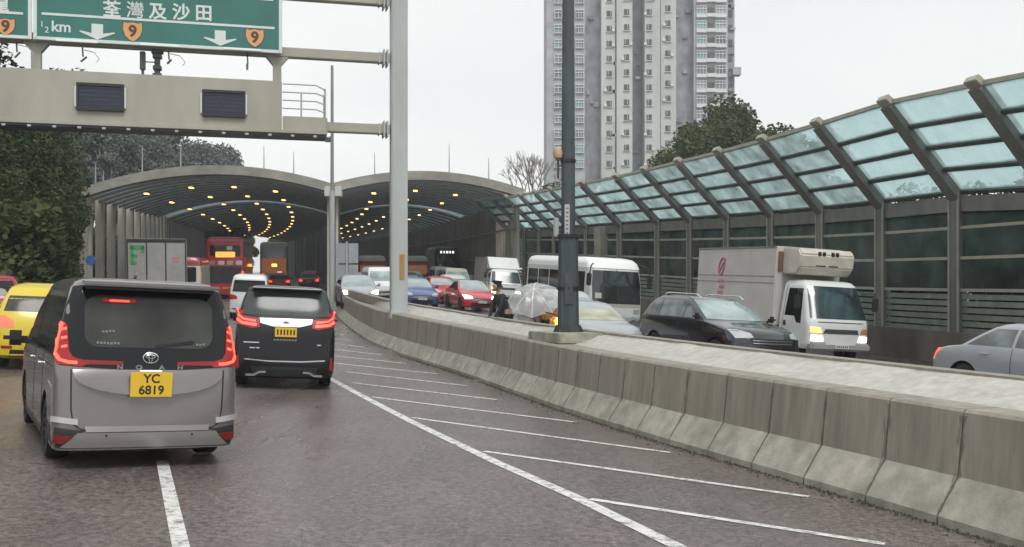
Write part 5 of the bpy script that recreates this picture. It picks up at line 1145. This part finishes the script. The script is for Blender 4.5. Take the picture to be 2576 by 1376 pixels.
ml.bar((-1.80,-1.064,2.40), (-1.40,-1.064,2.84), .02, .05, up=(0,1,0)); ml.build('side_logo', LOGO, t, world=False)
mb = MB()
for k, (x, z) in enumerate(((-1.75,2.16),(-1.55,2.16),(-1.65,1.98),(-1.5,1.98),(-1.75,1.8),(-1.55,1.8))): MB().box((x,-1.062,z), (.13,.02,.09)).build('side_character', LOGO, t, world=False)
for z in (2.15, 2.34): pan(t, 'right', -3.2, xf-1.8, z-.012, z+.012, mat('box_rib_grey', (.35,.34,.33), .6), 'side_rib', -1.056, .014)
lorry('white_lorry', 'white light lorry with a raised wind deflector under the right tunnel mouth', -.95, 62.8, 12, gR, L=5.6, bw=1.95, bh=2.75, ch=2.05, detail=False, deflector=True, boxm=mat('lorry_box_grey', (.20,.19,.185), .6, var=.2))

def bus(name, lab, cat, X, Y, phi, g, away, L, W_, H, m, roof, skirt=None, deck2=False, far=False):
    t = thing(name, (0,0,0), lab, cat); hw = W_/2
    rows = [(.32,-L/2+.05,L/2-.08,hw-.03,.12,.25),(.45,-L/2,L/2,hw,.16,.35),(1.1,-L/2,L/2,hw,.16,.4),(H*.62,-L/2+.03,L/2-.10,hw,.16,.42),(H-.45,-L/2+.05,L/2-.28,hw-.01,.16,.45),(H-.2,-L/2+.07,L/2-.45,hw-.05,.2,.5),(H-.06,-L/2+.13,L/2-.7,hw-.14,.25,.5),(H,-L/2+.3,L/2-1.1,hw-.32,.3,.5)]
    sh = Shell(rows, 5, 3.4); sh.body(m, t, None)
    for x in (-L/2+L*.27, L/2-L*.2):
        for sg in (-1,1):
            MB().tube([(x, sg*(hw-.1), .46), (x, sg*(hw+.006), .46)], .54, 20).build('wheel_arch', GAP, t, world=False); wheel(t, x, sg*(hw+.01), .46, .28, False)
    if roof is not m:
        s2 = Shell([(H-.44,-L/2+.04,L/2-.26,hw,.16,.45)]+rows[5:], 5, 3.4); s2.r[1:,3] += .012; s2.r[1:,2] += .02; o = s2.body(roof, t, None, 'roof'); o.location.z = .012
    return t, sh, hw
# white coach, front and its side
t, sh, hw = bus('white_coach', 'white topped coach with a huge dark windscreen behind the lamp post', 'coach', 2.75, 45.6, 20, gR, False, 7.6, 2.35, 2.85, P_WHITE, mat('paint_bright_white', (.75,.76,.74), .35, coat=.4))
DW = mat('coach_windscreen', (.018,.024,.024), .08, spec=.9, var=.5, vscale=1.3)
P = [(1.08,1.0),(1.08,1.8),(1.03,2.55)]; sh.patch('front', [(a, z-.22*(z>2)) for a, z in P]+[(-a, z-.22*(z>2)) for a, z in P[::-1]], DW, t, 'windscreen', .01, .1)
sh.patch('front', line_poly([(0,1.0),(0,2.5)], .03), GAP, t, 'windscreen_bar', .014, .2)
sh.patch('front', rr(-.98,-.72,1.2,1.42,.02), mat('paper_white', (.4,.42,.38), .5), t, 'screen_notice', .018, .1)
for sd in ('left','right'):
    for k in range(5): sh.patch(sd, rr(-3.5+k*1.32,-2.28+k*1.32,1.3,2.25,.06), GLASS, t, 'side_window', .008, .3)
    sh.patch(sd, [(-3.3,.55),(3.0,.55),(3.0,.62),(-3.3,.62)], TRIM, t, 'skirt_line', .006, .4)
for sg in (1,-1):
    M_ = (lambda P: P) if sg == 1 else mir
    sh.patch('front', M_(rr(.72,1.02,.62,.80,.05)), HEADO, t, 'head_lamp', .012, .1)
    m2 = MB(); m2.tube([(3.5,sg*1.05,2.6),(3.85,sg*1.3,2.5),(3.85,sg*1.36,2.1)], .03, 6); ma = m2.build('mirror_arm', TRIM, t, world=False); MB().box((3.85,sg*1.36,1.95), (.12,.2,.5)).build('mirror', TRIM, ma, world=False, bevel=.03)
sh.patch('front', [(-1.0,.88),(1.0,.88),(1.02,.98),(-1.02,.98)], mat('coach_cream_band', (.42,.40,.33), .4), t, 'lower_band', .01, .1); plate(sh, t, .55, None, False, .42, .11, PLW)
place(t, 2.95, 45.6, 20, gR, False)
# double decker from behind
t, sh, hw = bus('double_decker_bus', 'red double decker bus seen from behind entering the left tunnel', 'bus', -19.5, 71.9, 11, gL, True, 10.5, 2.36, 4.0, P_RED, P_RED)
sh.patch('rear', rr(-.95,.95,2.75,3.45,.12), GLASS, t, 'upper_rear_window', .01, .1)
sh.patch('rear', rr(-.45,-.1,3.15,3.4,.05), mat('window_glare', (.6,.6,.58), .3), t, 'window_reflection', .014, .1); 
sh.patch('rear', rr(-.62,.60,2.68,3.04,.05), mat('destination_amber', (.8,.4,.1), .4, emit=(1,.38,.06), es=.9), t, 'destination_display', .02, .1)
sh.patch('rear', rr(-1.02,1.02,1.0,2.1,.08), mat('engine_dark', (.03,.03,.036), .4, var=.3), t, 'engine_cover', .01, .1)
for i, y in enumerate((-.85,-.3,.25,.85)): sh.patch('rear', rr(y-.2,y+.2,2.2,2.46,.06), [P_WHITE,P_CREAM,P_WHITE,P_GREY][i], t, 'advert_panel', .012, .1)
for sg in (1,-1):
    M_ = (lambda P: P) if sg == 1 else mir; sh.patch('rear', M_(rr(1.0,1.15,1.2,1.8,.04)), TAILB, t, 'tail_lamp', .02, .1); sh.patch('rear', M_(rr(.95,1.12,2.5,2.65,.04)), TAIL, t, 'upper_lamp', .02, .1)
for sd in ('left','right'):
    for k in range(6):
        sh.patch(sd, rr(-4.9+k*1.6,-3.5+k*1.6,2.75,3.5,.06), GLASS, t, 'side_window', .008, .4); sh.patch(sd, rr(-4.9+k*1.6,-3.5+k*1.6,1.25,2.1,.06), GLASS, t, 'side_window', .008, .4)
    sh.patch(sd, rr(-5.0,-3.9,2.1,2.7,.03), P_GREY, t, 'side_advert', .01, .4)
plate(sh, t, .7, None, True, .42, .11); place(t, -19.5, 71.9, 11, gL, True)
# second bus ahead
t, sh, hw = bus('distant_bus', 'dull cream topped double decker bus with amber display, right of the red bus', 'bus', -22.3, 97.3, 12, gL, True, 10, 2.45, 4.2, P_GREY, P_CREAM)
sh.patch('rear', rr(-1.05,1.05,1.45,2.75,.1), mat('warm_lit_window', (.28,.09,.04), .4, emit=(1,.35,.1), es=.12), t, 'rear_window', .01, .1); sh.patch('rear', rr(-.25,.2,2.0,2.25,.04), AMB, t, 'destination_display', .02, .1)
sh.patch('rear', rr(-1.0,1.0,.6,1.3,.05), P_GREY, t, 'engine_cover', .01, .1)
for sg in (1,-1): sh.patch('rear', ((lambda P: P) if sg == 1 else mir)(rr(.85,1.05,1.1,1.4,.04)), TAILB, t, 'tail_lamp', .02, .1)
place(t, -22.3, 97.3, 12, gL, True)
# red and white minibus
t, sh, hw = bus('minibus', 'small pale and pinkish red minibus squeezed between grey lorry and red bus', 'minibus', -17.4, 55.4, 12, gL, True, 6.4, 1.95, 2.6, P_CREAM, P_DRED)
sh.patch('rear', rr(-.75,.75,1.35,2.1,.08), GLASS, t, 'rear_window', .01, .1); sh.patch('rear', [(-.9,.5),(.9,.5),(.9,1.15),(-.9,1.15)], P_DRED, t, 'lower_panel', .01, .1)
for sg in (1,-1): sh.patch('rear', ((lambda P: P) if sg == 1 else mir)(rr(.72,.9,.9,1.25,.04)), TAILB, t, 'tail_lamp', .02, .1)
plate(sh, t, .65, None, True, .42, .11); place(t, -17.4, 55.4, 12, gL, True)
# grey box lorry seen from behind
t = thing('box_lorry', (0,0,0), 'tall grey box lorry seen from behind with green mark on its left door', 'lorry')
GB = mat('box_lorry_grey', (.34,.335,.32), .6, var=.08, stain=.18, vscale=1.5); boxbody(t, -3.6, 2.2, 2.42, 1.0, 3.3, GB, 'cargo_box', .03); sh = Shell(cabrows(2.3, 4.0, 1.05, .5, 2.5), 6, 3.2); sh.body(P_WHITE, t, None, 'cab')
for a, b_ in ((1.17,.42),(.40,-.36),(-.38,-1.17)): pan(t, 'rear', a, b_, 1.1, 3.12, GB, 'rear_door', -3.62, .05, .012)
for y in (.41,-.37,-1.19,1.19): pan(t, 'rear', y-.025, y+.025, 1.05, 3.2, TRIM, 'door_bar', -3.65, .05)
pan(t, 'rear', -1.2, 1.2, 3.16, 3.28, TRIM, 'top_rail', -3.64, .05)
GM = mat('green_mark', (.04,.30,.10), .5); mb = MB()
for y0, y1, z0, z1 in ((1.08,.50,2.86,3.02),(1.08,.94,2.25,3.02),(1.0,.78,2.52,2.66),(.62,.5,2.72,3.0),(1.0,.82,2.25,2.37)): mb.box((-3.655,(y0+y1)/2,(z0+z1)/2), (.012,y0-y1,z1-z0))
mb.build('green_mark', GM, t, world=False)
mb = MB()
for y, z in ((-.66,2.5),(-.78,2.5),(-.90,2.5),(-.70,2.36),(-.84,2.36)): mb.box((-3.65,y,z), (.012,.09,.09))
mb.build('red_lettering', LOGO, t, world=False)
for sg in (1,-1):
    for x in (-2.4, 3.0): wheel(t, x, sg*1.12, .45, .28, False)
    pan(t, 'rear', sg*1.05, sg*.8, .78, .9, TAILB, 'tail_lamp', -3.62, .05)
boxbody(t, -3.5, 3, .9, .55, 1.0, TRIM, 'chassis'); t.scale = (.8, .95, 1); place(t, -15.4, 45.2, 17, gL, True)
# oncoming coaches deep in the right tunnel
for i, (X, Y, m_, H) in enumerate([(-11.6,84,P_DRED,2.7),(-8.6,88,P_DRED,2.7),(-6.5,96,P_BLACK,3.6)]):
    t, sh, hw = bus('oncoming_bus', ('warm lit red minibus nearest the divider in the right tunnel','red minibus with lit lamps behind the gantry post in the right tunnel','dark bus with a white route display deep in the right tunnel')[i], 'bus', X, Y, 12, gR, False, 7, 2.2, H, m_, P_CREAM if i < 2 else m_)
    sh.patch('front', rr(-.95,.95,1.2,H-.75,.08), mat('warm_windscreen', (.20,.09,.06), .3, emit=(1,.4,.15), es=.10, var=.5) if i < 2 else DW, t, 'windscreen', .01, .12)
    for sg in (1,-1): sh.patch('front', ((lambda P: P) if sg == 1 else mir)(rr(.6,.95,.65,.85,.05)), HEAD, t, 'head_lamp', .015, .1)
    if i == 2:
        mb = MB()
        for k, w_ in enumerate((.16,.1,.2,.12,.17)): mb.box((sh.x('front',0,H-.5)+.02+.0*k, -.55+.27*k, H-.5), (.02,w_,.2))
        mb.build('destination_display', mat('display_white', (.8,.8,.8), .4, emit=(1,1,1), es=1.0), t, world=False)
    place(t, X, Y, 12, gR, False)

# ---------------------------------------------------------------- people by the median
def skin_figure(name, segs, m, par, levels=2):
    """segs: list of chains [(x,y,z,r),...]; points with identical coordinates are shared; the first point is the root"""
    idx = {}; V = []; E = []; RAD = []
    for ch in segs:
        prev = None
        for x, y, z, r in ch:
            k = (round(x,4), round(y,4), round(z,4))
            if k not in idx: idx[k] = len(V); V.append((x,y,z)); RAD.append(r)
            if prev is not None and prev != idx[k]: E.append((prev, idx[k]))
            prev = idx[k]
    me = bpy.data.meshes.new(name); me.from_pydata(V, E, []); o = bpy.data.objects.new(name, me); COL.objects.link(o)
    s_ = o.modifiers.new('s', 'SKIN'); 
    for i, r in enumerate(RAD): me.skin_vertices[0].data[i].radius = (r, r)
    me.skin_vertices[0].data[0].use_root = True
    sb_ = o.modifiers.new('u', 'SUBSURF'); sb_.levels = levels; sb_.render_levels = levels
    bpy.context.view_layer.update(); m2 = bpy.data.meshes.new_from_object(o.evaluated_get(bpy.context.evaluated_depsgraph_get())); o.modifiers.clear(); o.data = m2
    m2.materials.clear(); m2.materials.append(m); m2.polygons.foreach_set('use_smooth', [True]*len(m2.polygons)); o.parent = par; return o
SKIN = mat('skin', (.42,.25,.18), .6); HAIR = mat('hair_black', (.012,.010,.009), .5); COAT = mat('coat_dark', (.014,.018,.024), .8, var=.3, vscale=8); COAT2 = mat('coat_pale_pink', (.38,.27,.26), .8, var=.2); TROU = mat('trousers_dark', (.02,.02,.024), .8)
def person(X, Y, rz, lab, coat, lean=0., arms=None, hood=None, g=gR, h=1.0):
    t = thing('person', (X, Y, g(X,Y)), lab, 'person'); t.rotation_euler = (0,0,rz); t.scale = (h,h,h)
    L = lambda z: lean*max(0, z-.9)                      # x is forward
    aL, aR = arms or ([(.05,.24,1.14),(.28,.16,1.02)], [(.05,-.24,1.14),(.28,-.16,1.02)])
    body = [[(0,0,.95,.13),(L(1.1),0,1.1,.125),(L(1.3),0,1.3,.145),(L(1.42),0,1.42,.09),(L(1.5),0,1.5,.052),(L(1.57)+.02,0,1.57,.07),(L(1.66)+.02,0,1.66,.098),(L(1.74),0,1.74,.075)]]
    for sg, ar in ((1,aL),(-1,aR)):
        body.append([(0,0,.95,.13),(.0,sg*.10,.88,.09),(.03,sg*.11,.5,.062),(-.01,sg*.12,.10,.042),(.14,sg*.13,.04,.035)])
        sx = L(1.40); e, hd = ar; body.append([(L(1.42),0,1.42,.09),(sx,sg*.19,1.39,.062),(*e,.042),(*hd,.027)])
    b_ = skin_figure('body', body, SKIN, t)
    # hands with separate fingers
    for sg, (e, hd) in ((1,aL),(-1,aR)):
        d = (Vector(hd)-Vector(e)).normalized(); sdv = d.cross(Vector((0,0,1))).normalized(); up = sdv.cross(d); p = Vector(hd)+d*.05; ch = [[(*hd,.024),(*p,.030)]]
        for k, (o_, ln) in enumerate(((-.03,.06),(-.01,.072),(.01,.068),(.03,.05))):
            a = p+sdv*o_+d*.03; b2 = a+d*ln*.5-up*.012; c = b2+d*ln*.3-up*.035; ch.append([(*p,.030),(*a,.010),(*b2,.009),(*c,.008)])
        th = Vector(hd)+d*.02+sdv*.035*sg; ch.append([(*hd,.024),(*th,.011),(*(th+d*.035+sdv*.012*sg),.009)]); skin_figure('hand', ch, SKIN, t, 1)
    clo = [[(0,0,.93,.15),(L(1.1),0,1.1,.145),(L(1.3),0,1.3,.165),(L(1.42),0,1.42,.105),(L(1.46),0,1.465,.065)],[(0,0,.93,.15),(-.01,0,.78,.165),(-.01,0,.70,.165)]]
    for sg, (e, hd) in ((1,aL),(-1,aR)):
        cu = Vector(e).lerp(Vector(hd), .9); clo.append([(L(1.42),0,1.42,.105),(L(1.40),sg*.19,1.39,.078),(*e,.056),(*cu,.042)])
    skin_figure('jacket', clo, coat, t)
    tr_ = []
    for sg in (1,-1): tr_.append([(0,0,.90,.14),(.0,sg*.10,.84,.10),(.03,sg*.11,.5,.075),(-.01,sg*.12,.12,.058)])
    skin_figure('trousers', tr_, TROU, t)
    mb = MB()
    for sg in (1,-1): mb.box((.06,sg*.125,.045), (.27,.10,.09))
    mb.build('shoes', TRIM, t, world=False, bevel=.03)
    hx = L(1.66)+.02
    hair = skin_figure('hair', [[(hx-.025,0,1.69,.105),(hx-.03,0,1.74,.088)],[(hx-.025,0,1.69,.105),(hx-.055,0,1.62,.085)]], hood or HAIR, t)
    fc = MB()
    for sg in (1,-1): fc.box((hx+.092,sg*.034,1.665), (.012,.026,.012))
    fc.build('eyes', HAIR, t, world=False); MB().prism([(hx+.085,1.675),(hx+.118,1.63),(hx+.085,1.622)], lambda a, b2, d: (a, -.014+d, b2), .028).build('nose', SKIN, t, world=False, bevel=.004)
    MB().box((hx+.088,0,1.595), (.01,.045,.01)).build('mouth', mat('lip', (.3,.12,.1), .6), t, world=False, bevel=.003)
    return t
PX, PYy = -.16, 26.5
person(PX, PYy, R(-150), 'person in a dark coat leaning forward beside the median, left of the clear umbrella', COAT, lean=.35, arms=([(.30,.22,1.05),(.42,.12,.82)],[(.30,-.22,1.05),(.42,-.12,.82)]))
ux_ = (1345-1288)/FOC*25.6
pb = person(ux_+.12, 26.0, R(-100), 'person mostly hidden behind a clear umbrella, in a pale pink raincoat', COAT2, lean=.1, hood=COAT2, arms=([(.18,.26,1.16),(.32,.10,1.32)],[(.06,-.26,1.12),(.2,-.16,.95)]), h=.93)
UMB = mat('umbrella_clear', (.40,.42,.41), .25, var=.2, vscale=6); UMB.node_tree.nodes['Principled BSDF'].inputs['Alpha'].default_value = .66
um = thing('clear_umbrella', (ux_, 25.55, at(1345,752,25.55).z), 'transparent clear umbrella with pale ribs tilted toward the camera beside the lamp post', 'umbrella')
ax = Vector((-.10,-.62,.78)).normalized(); s1 = ax.cross(Vector((0,0,1))).normalized(); s2 = s1.cross(ax); UR, UH = .68, .36
def up_(a, r): rr_ = UR*r; return s1*rr_*math.cos(a)*1.0+s2*rr_*math.sin(a)+ax*(UH*(1-r*r)-.05)
V = []; F = []; n = 48; m_ = 7
for i in range(m_+1):
    for k in range(n):
        r = i/m_; sc2 = 1-(.05*abs(math.sin(4*2*math.pi*k/n)) if i == m_ else .02*r*abs(math.sin(4*2*math.pi*k/n))); V.append(up_(2*math.pi*k/n, r*sc2))
F = [(i*n+k, i*n+(k+1)%n, (i+1)*n+(k+1)%n, (i+1)*n+k) for i in range(m_) for k in range(n)]
MB().add(V, F).build('canopy', UMB, um, smooth=True, world=False, fix=False)
for k in range(8): MB().tube([up_(2*math.pi*k/8, r/5)+ax*.004 for r in range(6)], (.012), 5).build('rib', P_WHITE, um, world=False)
MB().tube([ax*.31, -ax*.62], .009, 6).build('shaft', CHROME, um, world=False); MB().tube([-ax*.62, -ax*.72-s2*.01], .018, 8).build('handle', TRIM, um, world=False)
# small motor scooter with a bright amber front
t = thing('motor_scooter', (0,0,0), 'motor scooter with a glowing amber front just left of the lamp post foot', 'motorcycle')
mb = MB(); mb.prism([(.30,.35),(.42,.60),(.44,.92),(.34,1.02),(.22,.92),(.24,.55),(.18,.33)], lambda a, b_, d: (a, -.24+d, b_), .48); mb.build('front_shield', mat('paint_orange', (.62,.26,.05), .35, coat=.5), t, world=False, bevel=.06)
mb = MB(); mb.prism([(-.7,.55),(-.75,.75),(-.1,.78),(-.05,.55),(-.2,.35)], lambda a, b_, d: (a, -.16+d, b_), .32); mb.build('rear_body', TRIM, t, world=False, bevel=.05)
MB().box((-.42,0,.82), (.62,.28,.10)).build('seat', TRIM, t, world=False, bevel=.04); MB().box((.08,0,.32), (.6,.32,.08)).build('footboard', TRIM, t, world=False, bevel=.02)
mb = MB(); mb.tube([(.22,-.33,1.08),(.27,-.15,1.05),(.30,0,1.0),(.27,.15,1.05),(.22,.33,1.08)], .018, 8); mb.build('handlebar', TRIM, t, world=False, smooth=True)
sg_ = MB(); sg_.tube([(.40,0,.84),(.47,0,.84)], [.16,.11], 16); sg_.build('head_lamp', AMB, t, world=False, smooth=True)
MB().box((-.72,0,1.02), (.36,.38,.32)).build('top_box', mat('top_box_orange', (.6,.25,.06), .5), t, world=False, bevel=.04)
for x in (.55,-.55): wheel(t, x, .06, .25, .12, False)
place(t, 1.02, 25.0, 12, gR, False)

# ---------------------------------------------------------------- damp air
hz_ = MB().box((0, 130, 48), (560, 360, 102)).build('haze', None, fix=True); hz_['kind'] = 'stuff'
tag(hz_, 'thin damp haze filling the air over the road', 'haze')
hm = bpy.data.materials.new('haze_air'); hm.use_nodes = True; t_ = hm.node_tree; t_.nodes.remove(t_.nodes['Principled BSDF'])
pv = t_.nodes.new('ShaderNodeVolumePrincipled'); pv.inputs['Color'].default_value = (.86,.88,.90,1); pv.inputs['Density'].default_value = .0009; pv.inputs['Anisotropy'].default_value = .2
t_.links.new(pv.outputs[0], t_.nodes['Material Output'].inputs['Volume']); hz_.data.materials.clear(); hz_.data.materials.append(hm)
